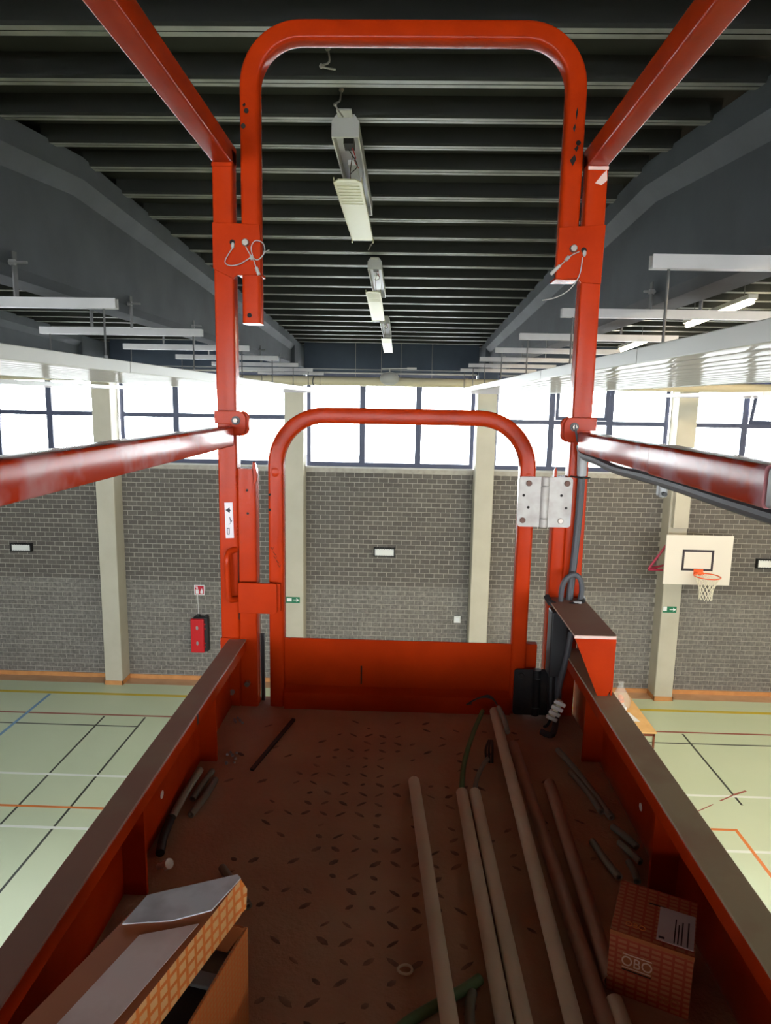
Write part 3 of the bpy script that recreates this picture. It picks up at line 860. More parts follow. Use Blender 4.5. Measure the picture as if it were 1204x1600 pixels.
k = MB()
for zz in (2.87, 3.35):
    k.box(BX - 0.3, BX + 0.25, BY + 0.035, BY + 0.075, zz, zz + 0.05)
for xx in (BX - 0.28, BX + 0.19):
    k.box(xx, xx + 0.05, BY + 0.035, 13.6, 2.88, 2.93)
    k.box(xx, xx + 0.05, BY + 0.035, BY + 0.08, 2.88, 3.4)
build('support_frame', k, 'bracket_red', t)
k = MB()
k.tube([(5.22, 13.3, 3.42), (4.88, 13.3, 2.885)], 0.024, 8); k.tube([(4.88, 13.3, 2.87), (5.32, 13.3, 2.87)], 0.022, 8)
k.tube([(4.88, 13.3, 2.885), (5.33, 13.62, 2.90)], 0.022, 8); k.tube([(5.22, 13.3, 3.42), (5.33, 13.62, 3.42)], 0.02, 8)
build('folding_arm', k, 'bracket_red', t)
build('column_box', MB().box(5.36, 5.66, 13.47, 13.6, 3.68, 4.62), 'column', t, 0.01)

# ------------------------------------------------------------------ table with bag and papers
t = thing('table', (3.9, 11.45, 0), 'beech topped table with brown legs on the green floor, right of the basket', 'table')
build('table_top', MB().box(3.49, 4.285, 10.69, 12.27, 0.712, 0.74), 'tabletop', t, 0.004)
k = MB(); k.box(3.52, 4.255, 10.71, 10.735, 0.66, 0.712); k.box(3.52, 4.255, 12.225, 12.25, 0.66, 0.712); k.box(3.52, 3.545, 10.735, 12.225, 0.66, 0.712); k.box(4.23, 4.255, 10.735, 12.225, 0.66, 0.712)
build('apron', k, 'tableleg', t)
for xx in (3.515, 4.235):
    for yy in (10.71, 12.225):
        build('leg', MB().box(xx, xx + 0.03, yy, yy + 0.03, 0, 0.712), 'tableleg', t)
sheet = MB().prism([(3.80, 11.08), (4.135, 11.06), (4.06, 11.40), (3.74, 11.42)], 0.7405, 0.743, 'z')
tag(build('paper_sheet', sheet, 'paper'), 'white sheet of paper lying on the beech table', 'paper')
bagc = (3.93, 11.55)
m = MB(); rings = []
for k, (z, r) in enumerate(((0.742, 0.13), (0.80, 0.155), (0.90, 0.15), (1.0, 0.12), (1.1, 0.07), (1.19, 0.035), (1.24, 0.05))):
    ring = []
    for i in range(14):
        a = 2 * math.pi * i / 14
        q = r * (1 + 0.16 * math.sin(3 * a + k) + 0.08 * math.sin(7 * a - 2 * k))
        ring.append((bagc[0] + q * math.cos(a) * 1.1, bagc[1] + q * math.sin(a), z))
    rings.append(ring)
m.loft(rings)
t = thing('plastic_bag', (bagc[0], bagc[1], 0.742), 'clear plastic bag with orange bits standing on the beech table', 'plastic bag')
build('film', m, 'bag', t, angle=60)
for i in range(12):
    a = i * 2.4; r = 0.075 * ((i % 4) / 3)
    build('orange_piece', MB().ball((bagc[0] + r * math.cos(a), bagc[1] + r * math.sin(a), 0.86 + 0.045 * (i % 3)), 0.036, 8, 5, (1.2, 0.9, 0.7)), 'bag_orange', t)
build('paper_stack', MB().box(bagc[0] - 0.1, bagc[0] + 0.09, bagc[1] - 0.1, bagc[1] + 0.08, 0.744, 0.815), 'paper', t)

# ================================================================== THE LIFT BASKET
ZB = 5.428
P = 1.35                                  # face plane of the end frame
lift = thing('lift_basket', (0, 0.4, 0), 'orange steel lift basket with gate hoops, hinged rails and toe boards around camera', 'lift basket')
def B(name, mb, mats, parent=None, bevel=0.0, angle=35):
    mb.v = [(p[0], p[1], p[2] + ZB) for p in mb.v]
    return build(name, mb, mats, parent or lift, bevel, angle)
# mast and chassis carry the basket
def Wd(name, mb, mats, parent=None, bevel=0.0):
    return build(name, mb, mats, parent or lift, bevel)
ch = Wd('chassis', MB().box(-0.38, 0.38, -0.5, 1.3, 0.12, 0.55), 'orange', None, 0.03)
for sx in (-1, 1):
    for yy in (-0.3, 1.1):
        Wd('wheel', MB().cyl((sx * 0.30, yy, 0.16), (sx * 0.40, yy, 0.16), 0.16, 20), 'black', ch)
for k, (w, z0, z1) in enumerate(((0.16, 0.55, 2.3), (0.13, 2.3, 3.9), (0.10, 3.9, 5.38))):
    Wd('mast_section', MB().box(-w, w, 0.4 - w, 0.4 + w, z0, z1), 'orange', None, 0.01)
# floor plate and tread
YB = -0.55
fp = B('floor_plate', MB().box(-0.36, 0.366, YB, 1.40, -0.05, 0.0), 'plate')
tr = MB()
pit = 0.0285
for i in range(-12, 13):
    for j in range(0, 38):
        x = i * pit + rnd.uniform(-0.0012, 0.0012); y = 0.24 + j * pit + rnd.uniform(-0.0012, 0.0012)
        if abs(x) > 0.33: continue
        cen = math.exp(-((x + 0.04) / 0.13) ** 2) * (1.0 if y < 1.22 else 0.4)
        if rnd.random() > 0.13 + 0.72 * cen: continue
        a = math.radians(40 if (i + j) % 2 else -40)
        l, w, h = 0.0105 * rnd.uniform(0.5, 1.08), 0.0034 * rnd.uniform(0.6, 1.15), 0.0010
        ca, sa = math.cos(a), math.sin(a)
        loc = [(-l, 0, 0), (-l * 0.45, -w, 0), (l * 0.45, -w, 0), (l, 0, 0), (l * 0.45, w, 0), (-l * 0.45, w, 0), (-l * 0.4, 0, h), (l * 0.4, 0, h)]
        tr.add([(x + p[0] * ca - p[1] * sa, y + p[0] * sa + p[1] * ca, p[2]) for p in loc], [(0, 1, 6), (1, 2, 7, 6), (2, 3, 7), (3, 4, 7), (4, 5, 6, 7), (5, 0, 6)])
tp = B('tread_pattern', tr, 'tread', fp, angle=60)
tp['kind'] = 'stuff'

TUBE = rrect(0.038, 0.038, 0.004)
def vpost(name, xc, z0, z1, w=0.038, y=P, d=0.038, parent=None):
    m = MB()
    pr = rrect(w, d, 0.004)
    m.loft([[(xc + q[0], y + d / 2 + q[1], z) for q in pr] for z in (z0, z1)])
    return B(name, m, 'orange', parent, angle=40)
XL, XR = -0.352, 0.3445
pl = vpost('corner_post', XL, 0.0, 1.10)
pr_ = vpost('corner_post', XR, 0.0, 1.10)
vpost('corner_post', XL, 0.0, 1.10, y=YB)
vpost('corner_post', XR, 0.0, 1.10, y=YB)
for xc in (XL, XR):
    m = MB(); pr2 = rrect(0.038, 0.038, 0.004)
    m.loft([[(xc + q[0], y, 1.094 + q[1]) for q in pr2] for y in (P + 0.036, YB)])
    tr_ = B('top_rail', m, 'orange', None, angle=40)
B('rear_rail', MB().box(XL, XR, YB, YB + 0.038, 1.076, 1.112), 'orange', None, 0.004)
B('rear_rail', MB().box(XL, XR, YB, YB + 0.038, 0.55, 0.588), 'orange', None, 0.004)
B('rear_shade_panel', MB().box(XL, XR, YB + 0.01, YB + 0.014, 0.0, 0.30), 'orange')  # unseen panel, added to shade the lower end frame
# weld scars
for xc, sg in ((XL, -1), (XR, 1)):
    m = MB()
    m.box(xc - 0.0185, xc + 0.0185, P - 0.002, P, 1.068, 1.074)
    B('weld_seam', m, 'chip' if sg > 0 else 'orange', pr_ if sg > 0 else pl)
B('paint_chip', MB().prism([(0.340, 1.045), (0.352, 1.06), (0.360, 1.068), (0.362, 1.05), (0.352, 1.042)], P - 0.0008, P, 'y'), 'chip', pr_)

# upper hoop (raised gate)
def hoop_path(xa, xb, ztop, za, zb_, R, y):
    pts = [(xa, y, za), (xa, y, ztop - R)]
    for i in range(1, 13):
        a = math.radians(180 - 90 * i / 12); pts.append((xa + R + R * math.cos(a), y, ztop - R + R * math.sin(a)))
    for i in range(0, 13):
        a = math.radians(90 - 90 * i / 12); pts.append((xb - R + R * math.cos(a), y, ztop - R + R * math.sin(a)))
    pts += [(xb, y, ztop - R - 0.001), (xb, y, zb_)]
    return pts
up = MB().sweep(hoop_path(-0.3005, 0.2995, 1.3035, 0.785, 0.882, 0.095, P + 0.021), rrect(0.036, 0.036, 0.007), normal=(0, 1, 0))
uh = B('raised_gate_hoop', up, 'orange', None, angle=40)
def dots(lst, r, parent, m='hole', y=P, th=0.0006):
    for (x, z) in lst:
        B('bolt_hole', MB().cyl((x, y - th, z), (x, y + 0.001, z), r, 12), m, parent)
dots([(-0.311, 1.139), (-0.305, 1.165), (-0.304, 0.80), (0.306, 1.115)], 0.0045, uh, y=P + 0.003)
for x, z, w, h in ((0.3, 1.165, 0.004, 0.022), (0.297, 1.14, 0.005, 0.016), (0.303, 1.105, 0.008, 0.012), (0.298, 1.085, 0.012, 0.02), (-0.309, 1.175, 0.006, 0.008)):
    B('paint_scrape', MB().prism([(x - w / 2, z), (x, z - h / 2), (x + w / 2, z + h * 0.1), (x + w * 0.2, z + h / 2)], P + 0.0025, P + 0.0035, 'y'), 'hole', uh)
# joint plates
def plate(poly, y0, y1, parent=None, name='joint_plate', m='orange', bevel=0.0012):
    return B(name, MB().prism(poly, y0, y1, 'y'), m, parent, bevel)
jl = plate([(-0.371, 0.968), (-0.282, 0.965), (-0.280, 0.945), (-0.281, 0.874), (-0.325, 0.873), (-0.333, 0.866), (-0.371, 0.884)], P - 0.005, P + 0.002)
jr = plate([(0.278, 0.966), (0.364, 0.972), (0.362, 0.866), (0.325, 0.868), (0.318, 0.876), (0.277, 0.873)], P - 0.005, P + 0.002)
B('plate_return', MB().box(0.277, 0.32, P + 0.002, P + 0.045, 0.873, 0.878), 'orange', jr)
B('plate_return', MB().box(-0.325, -0.281, P + 0.002, P + 0.045, 0.874, 0.879), 'orange', jl)
for x, z, par in ((-0.333, 0.932, jl), (0.326, 0.926, jr)):
    B('bolt_hole', MB().cyl((x, P - 0.0056, z), (x, P - 0.002, z), 0.0052, 14), 'hole', par)
    B('wire_eye', MB().ball((x + 0.001, P - 0.007, z - 0.006), 0.004, 8, 6, (0.9, 0.7, 1.5)), 'wire', par)
for x, z, par in ((-0.307, 0.931, jl), (0.306, 0.928, jr)):
    B('lock_pin', MB().cyl((x, P - 0.014, z), (x, P - 0.004, z), 0.0068, 16), 'bolt', par, 0.0015)
for pts, par in (([(-0.332, 0.92), (-0.346, 0.897), (-0.337, 0.889), (-0.318, 0.892), (-0.296, 0.905)], jl),
                 ([(-0.307, 0.925), (-0.297, 0.908), (-0.284, 0.900), (-0.271, 0.914), (-0.274, 0.930), (-0.288, 0.934), (-0.296, 0.922), (-0.293, 0.905), (-0.287, 0.885)], jl),
                 ([(-0.271, 0.914), (-0.262, 0.918)], jl),
                 ([(0.316, 0.922), (0.300, 0.914), (0.288, 0.902), (0.272, 0.887)], jr),
                 ([(0.323, 0.912), (0.319, 0.880), (0.303, 0.855), (0.279, 0.840), (0.253, 0.834)], jr)):
    B('lanyard', MB().tube(smooth_path([(x, P - 0.011, z) for x, z in pts], 8), 0.001, 7), 'wire', par)
for p0, p1, par in (((-0.287, 0.886), (-0.282, 0.873), jl), ((-0.296, 0.908), (-0.294, 0.900), jl), ((0.282, 0.897), (0.266, 0.881), jr), ((0.298, 0.913), (0.292, 0.906), jr)):
    B('ferrule', MB().cyl((p0[0], P - 0.011, p0[1]), (p1[0], P - 0.011, p1[1]), 0.0033, 10), 'wire', par)

# lower gate hoop with kick plate
lg = MB().sweep(hoop_path(-0.2565, 0.2465, 0.6115, 0.0, 0.0, 0.10, P + 0.019), rrect(0.031, 0.032, 0.006), normal=(0, 1, 0))
gate = B('gate_hoop', lg, 'orange', None, angle=40)
# legs lean out slightly towards the floor as in the frame, so the kick plate reaches past them
kp = B('kick_plate', MB().box(-0.245, 0.285, P + 0.012, P + 0.016, 0.002, 0.149), 'orange', gate, 0.001)
B('kick_lip', MB().prism([(P + 0.012, 0.0), (P - 0.006, 0.0), (P - 0.006, 0.036), (P + 0.012, 0.046)], -0.24, 0.232, 'x'), 'orange', kp)
B('plate_seam', MB().box(-0.081, -0.078, P + 0.0105, P + 0.0125, 0.052, 0.092), 'hole', kp)
B('kick_flange', MB().box(0.262, 0.285, P + 0.016, P + 0.03, 0.02, 0.149), 'orange', kp)
dots([(-0.268, 0.452), (-0.268, 0.421)], 0.0026, gate, y=P + 0.003)
for sx, xx in ((-1, -0.2565), (1, 0.2465)):
    B('bend_dimple', MB().ball((xx, P + 0.0045, 0.497), 0.011, 12, 8, (1, 0.22, 1.1)), 'orange', gate)
for i, (x, z) in enumerate(((-0.264, 0.341), (-0.259, 0.331), (-0.258, 0.322), (-0.253, 0.314), (-0.250, 0.305))):
    m = MB().tube([(x - 0.003, P + 0.002, z + 0.004), (x + 0.001, P + 0.002, z - 0.002), (x + 0.003, P + 0.002, z + 0.003 * (-1) ** i)], 0.0006, 5)
    B('marker_scribble', m, 'hole', gate)

# inner posts
ip = vpost('latch_post', -0.3145, 0.0, 0.503, 0.037)
ir = vpost('hinge_post', 0.3125, 0.0, 0.500, 0.026)
B('post_foot_plate', MB().box(-0.372, -0.334, P - 0.004, P, 0.015, 0.15), 'orange', pl)
for x, z in ((-0.349, 0.033), (-0.317, 0.052)):
    B('bolt', MB().cyl((x, P - 0.009, z), (x, P, z), 0.006, 6), 'bolt', ip)
B('hook_tab', MB().prism([(-0.301, 0.468), (-0.294, 0.478), (-0.293, 0.498), (-0.297, 0.515), (-0.301, 0.518), (-0.303, 0.5)], P + 0.0, P + 0.012, 'y'), 'orange', ip, 0.001)
B('hook_tab', MB().prism([(0.298, 0.49), (0.304, 0.49), (0.304, 0.51), (0.301, 0.519), (0.298, 0.51)], P + 0.008, P + 0.016, 'y'), 'orange', ir, 0.001)
dots([(-0.313, 0.460), (-0.312, 0.413)], 0.0026, ip)
B('weld_gap', MB().box(-0.3338, -0.3325, P - 0.0004, P + 0.003, 0.19, 0.34), 'hole', ip)
for z in (0.487, 0.479, 0.471, 0.466, 0.39, 0.382, 0.374, 0.366):
    B('weld_bead', MB().ball((-0.3335, P - 0.0005, z), 0.0024, 8, 5), 'orange', ip)
B('rubber_stop', MB().box(-0.295, -0.2875, P + 0.03, P + 0.036, -0.01, 0.15), 'black', ip)
# latch plate, handle, sticker
lp = plate([(-0.331, 0.270), (-0.329, 0.272), (-0.256, 0.272), (-0.252, 0.268), (-0.252, 0.212), (-0.256, 0.208), (-0.331, 0.208)], P - 0.014, P - 0.008, gate, 'latch_plate')
B('latch_plate_spacer', MB().box(-0.258, -0.246, P - 0.008, P + 0.004, 0.212, 0.27), 'orange', lp)
hd = MB().tube(smooth_path([(-0.338, P + 0.002, 0.338), (-0.349, P - 0.012, 0.334), (-0.3515, P - 0.018, 0.32), (-0.3505, P - 0.018, 0.285), (-0.350, P - 0.018, 0.25), (-0.347, P - 0.016, 0.237), (-0.336, P + 0.002, 0.234)], 8), 0.0065, 12)
B('grab_handle', hd, 'orange', pl, angle=60)
st = B('harness_sticker', MB().prism([(-0.359, 0.434), (-0.3425, 0.435), (-0.341, 0.362), (-0.3575, 0.361)], P - 0.0008, P, 'y'), 'label', pl)
def mk(poly):
    B('pictogram_mark', MB().prism(poly, P - 0.0014, P - 0.0008, 'y'), 'ink', st)
mk([(-0.357, 0.419), (-0.3505, 0.4235), (-0.3465, 0.4185), (-0.350, 0.414)]); mk([(-0.350, 0.424), (-0.3485, 0.424), (-0.3485, 0.414), (-0.350, 0.414)])
mk([(-0.3495, 0.405), (-0.348, 0.4045), (-0.3455, 0.394), (-0.347, 0.3935)]); mk([(-0.347, 0.3935), (-0.3455, 0.394), (-0.3505, 0.389), (-0.352, 0.388)]); mk([(-0.345, 0.399), (-0.344, 0.398), (-0.3455, 0.3945), (-0.3465, 0.3955)])
for q in ((-0.355, -0.3535, 0.37, 0.382), (-0.351, -0.3495, 0.37, 0.382), (-0.355, -0.3495, 0.381, 0.3825), (-0.355, -0.3495, 0.369, 0.3705)):
    mk([(q[0], q[2]), (q[1], q[2]), (q[1], q[3]), (q[0], q[3])])

# hinges
def hinge(x0, x1_, z0, z1, m, bolts, holes, knx, name, bm='rust', parent=None):
    t_ = 0.004
    y1 = P - 0.001
    w = 0.0085
    R = 0.006
    def leaf(xa, xb, left):
        pts = []
        if left:
            pts = [(xa + R, z0), (xb, z0), (xb, z1), (xa + R, z1)]
            pts += [(xa + R - R * math.sin(math.radians(a)), z1 - R + R * math.cos(math.radians(a))) for a in (30, 60, 90)]
            pts += [(xa + R - R * math.cos(math.radians(a)), z0 + R - R * math.sin(math.radians(a))) for a in (0, 30, 60)]
        else:
            pts = [(xa, z0), (xb - R, z0)]
            pts += [(xb - R + R * math.sin(math.radians(a)), z0 + R - R * math.cos(math.radians(a))) for a in (30, 60, 90)]
            pts += [(xb - R + R * math.cos(math.radians(a)), z1 - R + R * math.sin(math.radians(a))) for a in (0, 30, 60)]
            pts += [(xb - R, z1), (xa, z1)]
        return MB().prism(pts, y1 - t_, y1, 'y')
    h1 = B(name, leaf(x0, knx - w + 0.001, True), m, parent)
    lf = B('hinge_leaf', leaf(knx + w - 0.001, x1_, False), m, h1)
    hgt = z1 - z0
    for a, bb in ((z0, z0 + 0.17 * hgt), (z0 + 0.185 * hgt, z0 + 0.815 * hgt), (z0 + 0.83 * hgt, z1)):
        B('knuckle', MB().cyl((knx, y1 - 0.003, a), (knx, y1 - 0.003, bb), w, 16), m, h1)
    for (x, z, k) in bolts:
        B('hinge_bolt', MB().cyl((x, y1 - t_ - 0.003, z), (x, y1 - t_ + 0.001, z), 0.0058, 14), k, h1, 0.001)
    for (x, z) in holes:
        B('screw_hole', MB().cyl((x, y1 - t_ - 0.0005, z), (x, y1 - t_ + 0.001, z), 0.0028, 10), 'hole', h1)
    return h1
hinge(0.2275, 0.333, 0.400, 0.500, 'steel', [(0.247, 0.487, 'rust'), (0.322, 0.488, 'rust'), (0.238, 0.413, 'rust'), (0.313, 0.413, 'bolt')], [(0.238, 0.463), (0.248, 0.439), (0.312, 0.464), (0.3225, 0.439)], 0.2795, 'door_hinge', parent=gate)
hinge(0.238, 0.327, 0.002, 0.101, 'blacksteel', [(0.252, 0.088, 'blacksteel'), (0.252, 0.015, 'blacksteel')], [], 0.284, 'door_hinge', parent=gate)

# hinged side rails (drop bars) on pivots
for sx, xc, nm in ((-1, -0.349, 'left'), (1, 0.349, 'right')):
    m = MB(); q = rrect(0.038, 0.038, 0.004)
    if sx < 0:
        m.loft([[(xc + p[0], y, 0.5685 + p[1]) for p in q] for y in (1.315, YB + 0.05)])
        bar = B('drop_bar', m, 'bar_paint', None, angle=40)
    else:
        m.loft([[(xc + p[0], y, 0.5705 + p[1]) for p in q] for y in (1.315, 0.934)])
        bar = B('drop_bar', m, 'bar_paint', None, angle=40)
        m = MB(); m.loft([[(xc + p[0] * 1.06, y, 0.5705 + p[1] * 1.06) for p in q] for y in (0.93, 0.63)])
        B('bar_sleeve', m, 'bar_paint', bar, angle=40)
        m = MB(); m.loft([[(xc + p[0], y, 0.5705 + p[1]) for p in q] for y in (0.625, YB + 0.05)])
        B('bar_extension', m, 'clamp', bar, angle=40)
    def pv(lst):
        return [((-0.3405 + q[0]) if sx < 0 else (0.3375 - q[0]), q[1]) for q in lst]
    ear = [(-0.031, 0.617), (0.018, 0.617), (0.026, 0.614), (0.031, 0.606), (0.031, 0.582), (0.028, 0.574), (0.020, 0.569), (0.008, 0.570), (0.002, 0.580), (0.0, 0.592), (-0.031, 0.592)]
    br = plate(pv(ear), 1.333, 1.338, None, 'pivot_bracket')
    back = plate(pv([(q[0] + 0.0045, q[1] + 0.0005) for q in ear[1:9]] + [(0.0, 0.60)]), 1.339, P, br, 'pivot_cheek')
    bx_ = pv([(0.0115, 0.599)])[0]
    B('pivot_washer', MB().cyl((bx_[0], 1.3315, bx_[1]), (bx_[0], 1.334, bx_[1]), 0.0085, 16), 'blacksteel', br)
    B('pivot_bolt', MB().cyl((bx_[0], 1.327, bx_[1]), (bx_[0], 1.333, bx_[1]), 0.0048, 6), 'bolt', br)
# hose along the right bar and post
hs = B('power_hose', MB().tube(smooth_path([(0.338, 1.328, 0.562), (0.336, 1.29, 0.548), (0.338, 1.207, 0.545), (0.340, 1.095, 0.5405), (0.342, 0.976, 0.5425), (0.345, 0.858, 0.5425), (0.345, 0.733, 0.5415), (0.345, 0.60, 0.5415), (0.345, 0.2, 0.5415), (0.345, -0.3, 0.5415)], 8), 0.0075, 10), 'hose')
B('hose_clamp', MB().box(0.339, 0.351, 0.908, 0.922, 0.522, 0.55), 'clamp', hs, 0.003)
B('hose_clamp_screw', MB().cyl((0.345, 0.902, 0.527), (0.345, 0.928, 0.527), 0.003, 8), 'black', hs)
post_h = B('power_cable', MB().tube(smooth_path([(0.343, 1.335, 0.565), (0.345, 1.337, 0.545), (0.347, 1.338, 0.484), (0.346, 1.338, 0.408), (0.342, 1.336, 0.33), (0.337, 1.333, 0.251), (0.338, 1.332, 0.191), (0.331, 1.332, 0.129), (0.326, 1.332, 0.088), (0.327, 1.332, 0.03)], 8), 0.0072, 10), 'hose')
B('bolt_wire', MB().tube(smooth_path([(0.326, 1.329, 0.603), (0.329, 1.326, 0.585), (0.333, 1.327, 0.572), (0.343, 1.332, 0.562)], 6), 0.0022, 8), 'hose', post_h)
B('cable_sleeve', MB().cyl((0.345, 1.337, 0.56), (0.347, 1.338, 0.505), 0.0095, 12), 'clamp', post_h)
B('cable_tie', MB().tube([(0.328, P - 0.001, 0.502), (0.346, 1.327, 0.501), (0.366, P - 0.001, 0.500)], 0.0016, 6), 'black', post_h)
B('cable_loop', MB().tube(smooth_path([(0.317, 1.326, 0.20), (0.318, 1.322, 0.25), (0.318, 1.32, 0.281), (0.325, 1.318, 0.302), (0.340, 1.318, 0.311), (0.353, 1.319, 0.301), (0.3575, 1.321, 0.276), (0.354, 1.324, 0.245), (0.352, 1.326, 0.19)], 8), 0.0052, 10), 'hose', post_h)
B('strap_buckle', MB().box(0.340, 0.356, 1.306, 1.316, 0.246, 0.260), 'clamp', post_h, 0.002)
B('strap', MB().tube(smooth_path([(0.291, 1.330, 0.262), (0.297, 1.315, 0.253), (0.318, 1.309, 0.248), (0.345, 1.310, 0.253), (0.362, 1.325, 0.256), (0.366, 1.36, 0.256)], 6), 0.0062, 8), 'black', post_h)
B('cable_drop', MB().tube(smooth_path([(0.316, 1.334, 0.24), (0.312, 1.335, 0.15), (0.312, 1.334, 0.06), (0.315, 1.33, 0.005)], 6), 0.008, 10), 'black', post_h)
B('cable_drop', MB().tube(smooth_path([(0.337, 1.30, 0.20), (0.330, 1.30, 0.14), (0.322, 1.31, 0.08), (0.318, 1.30, 0.02), (0.300, 1.25, 0.008), (0.28, 1.26, 0.008)], 6), 0.006, 10), 'hose', post_h)

# toe boards
for sx in (-1, 1):
    xo = -0.355 if sx < 0 else 0.374
    xi = -0.319 if sx < 0 else 0.333
    s = 1 if sx < 0 else -1
    bx = lambda a, bb, *r: MB().box(min(a, bb), max(a, bb), *r)
    side = B('toe_board', bx(xo, xo + s * 0.003, YB, P + 0.03, -0.03, 0.146), 'orange')
    fl = B('top_flange', bx(xo, xi, YB, P, 0.1445, 0.148), 'dust' if sx < 0 else 'dust_beige', side, 0.001)
    B('flange_lip', bx(xi - s * 0.0025, xi, YB, P, 0.124, 0.1444), 'orange', side, 0.0008)
    for y in ((1.125, 0.79, 0.35, -0.1) if sx < 0 else (1.165, 0.82, 0.35, -0.1)):
        B('stiffener', bx(xo + s * 0.003, xi - s * 0.003, y, y + 0.006, 0.0, 0.1445), 'orange', side)
    yh, zh = (0.935, 0.052) if sx < 0 else (0.962, 0.041)
    B('drain_hole', MB().cyl((xo + s * 0.0028, yh, zh), (xo + s * 0.0036, yh, zh), 0.006, 14), 'white', side)  # brightness outside the hole is painted as a white disc
B('edge_stain', MB().box(-0.3195, -0.3188, 1.01, 1.016, 0.127, 0.144), 'hole', bpy.data.objects['flange_lip'].parent)
# sheet hood over the cable entry on the right toe board
hood = B('cable_hood', MB().box(0.296, 0.368, 1.122, P - 0.002, 0.2525, 0.2555), 'dust')
B('hood_face', MB().prism([(0.296, 0.2525), (0.364, 0.2525), (0.367, 0.249), (0.3655, 0.165), (0.358, 0.148), (0.341, 0.148)], 1.119, 1.122, 'y'), 'orange', hood)
B('hood_edge', MB().box(0.296, 0.366, 1.1175, 1.1195, 0.2505, 0.2555), 'chip', hood)
B('hood_side', MB().box(0.3645, 0.3675, 1.122, P, 0.148, 0.2525), 'orange', hood)
B('junction_box', MB().box(0.300, 0.333, 1.31, P - 0.002, 0.10, 0.235), 'black', hood, 0.003)

# ================================================================== LOOSE THINGS IN THE BASKET
def bz(pts): return [(p[0], p[1], p[2] + ZB) for p in pts]
R0 = 0.0095
def conduit(a, bb, m, label, far_z=0.0, near_z=0.0):
    pts = bz([(a[0], a[1], R0 + 0.0015 + far_z), (bb[0], bb[1], R0 + 0.0015 + near_z)])
    tag(build('conduit_tube', MB().pipe(pts, R0, R0 - 0.0016, 16), m, None, angle=50), label, 'tube', 'plastic conduit tubes on the basket floor')
def ext(a, bb, y):
    t_ = (y - a[1]) / (bb[1] - a[1]); return (a[0] + (bb[0] - a[0]) * t_, y)
conduit((0.029, 1.063), ext((0.029, 1.063), (0.059, 0.599), 0.12), 'pvc', 'leftmost cream conduit tube, lying over a green cable on the basket floor', 0.0, 0.0265)
conduit((0.107, 1.034), ext((0.107, 1.034), (0.1165, 0.615), 0.12), 'pvc', 'cream conduit tube with a green cable coming out of its end')
conduit((0.128, 1.035), ext((0.128, 1.035), (0.137, 0.615), 0.12), 'pvc', 'cream conduit tube with a short olive cable coming out of its end')
conduit((0.195, 1.312), ext((0.195, 1.312), (0.187, 0.618), 0.12), 'pvc', 'longest cream conduit tube, its end reaching the gate kick plate', 0.012)
conduit((0.216, 1.198), ext((0.216, 1.198), (0.222, 0.619), 0.12), 'pvc_dirty', 'brownish conduit tube lying just right of the longest one')
conduit((0.257, 1.069), (0.2435, 0.672), 'pvc_dirty', 'rightmost brownish conduit tube, ending beside the small orange carton')
conduit((0.2375, 0.645), (0.246, 0.2), 'pvc', 'conduit tube end at the bottom edge, in front of the small orange carton', 0.001)

def cable(pts, r, m, label, name='cable_piece', hollow=False, group='cable offcuts on the basket floor', cat='cable'):
    pth = smooth_path(bz(pts), 7)
    mb = MB()
    if hollow: mb.pipe(pth, r, r * 0.55, 10)
    else: mb.tube(pth, r, 10)
    tag(build(name, mb, m, None, angle=50), label, cat, group)
cable([(0.1075, 1.0, 0.011), (0.1075, 1.04, 0.012), (0.118, 1.116, 0.02), (0.143, 1.211, 0.028), (0.168, 1.287, 0.034)], 0.0045, 'green_cable', 'green cable curving out of a conduit tube towards the gate')
cable([(0.1285, 1.0, 0.011), (0.130, 1.045, 0.012), (0.137, 1.075, 0.016), (0.150, 1.11, 0.018), (0.160, 1.128, 0.020)], 0.004, 'grey_cable', 'short olive cable curving out of the conduit tube left of the longest')
t = thing('stripped_cable', (0.197, 1.275, ZB), 'dark stripped cable ends fanning out at the end of the longest tube', 'cable')
build('sheath', MB().tube(smooth_path(bz([(0.207, 1.21, 0.03), (0.205, 1.25, 0.038), (0.199, 1.285, 0.044)]), 6), 0.005, 10), 'grey_cable', t)
for k in range(3):
    build('core_wire', MB().tube(smooth_path(bz([(0.199, 1.283, 0.044), (0.192, 1.305 + 0.004 * k, 0.050), (0.178, 1.318, 0.050 + 0.002 * k), (0.158 - 0.004 * k, 1.318, 0.046 - 0.003 * k), (0.137 + 0.006 * k, 1.302 + 0.01 * k, 0.04 - 0.004 * k)]), 6), 0.0014, 6), 'black', t)
t = thing('wire_bundle', (0.165, 1.17, ZB), 'short bundle of dark wires lying against the longest conduit tube', 'cable')
for k in range(3):
    build('core_wire', MB().tube(smooth_path(bz([(0.158 + 0.005 * k, 1.125, 0.015), (0.160 + 0.006 * k, 1.16, 0.02 + 0.003 * k), (0.172 + 0.003 * k, 1.21, 0.012)]), 6), 0.0022, 6), 'black', t)
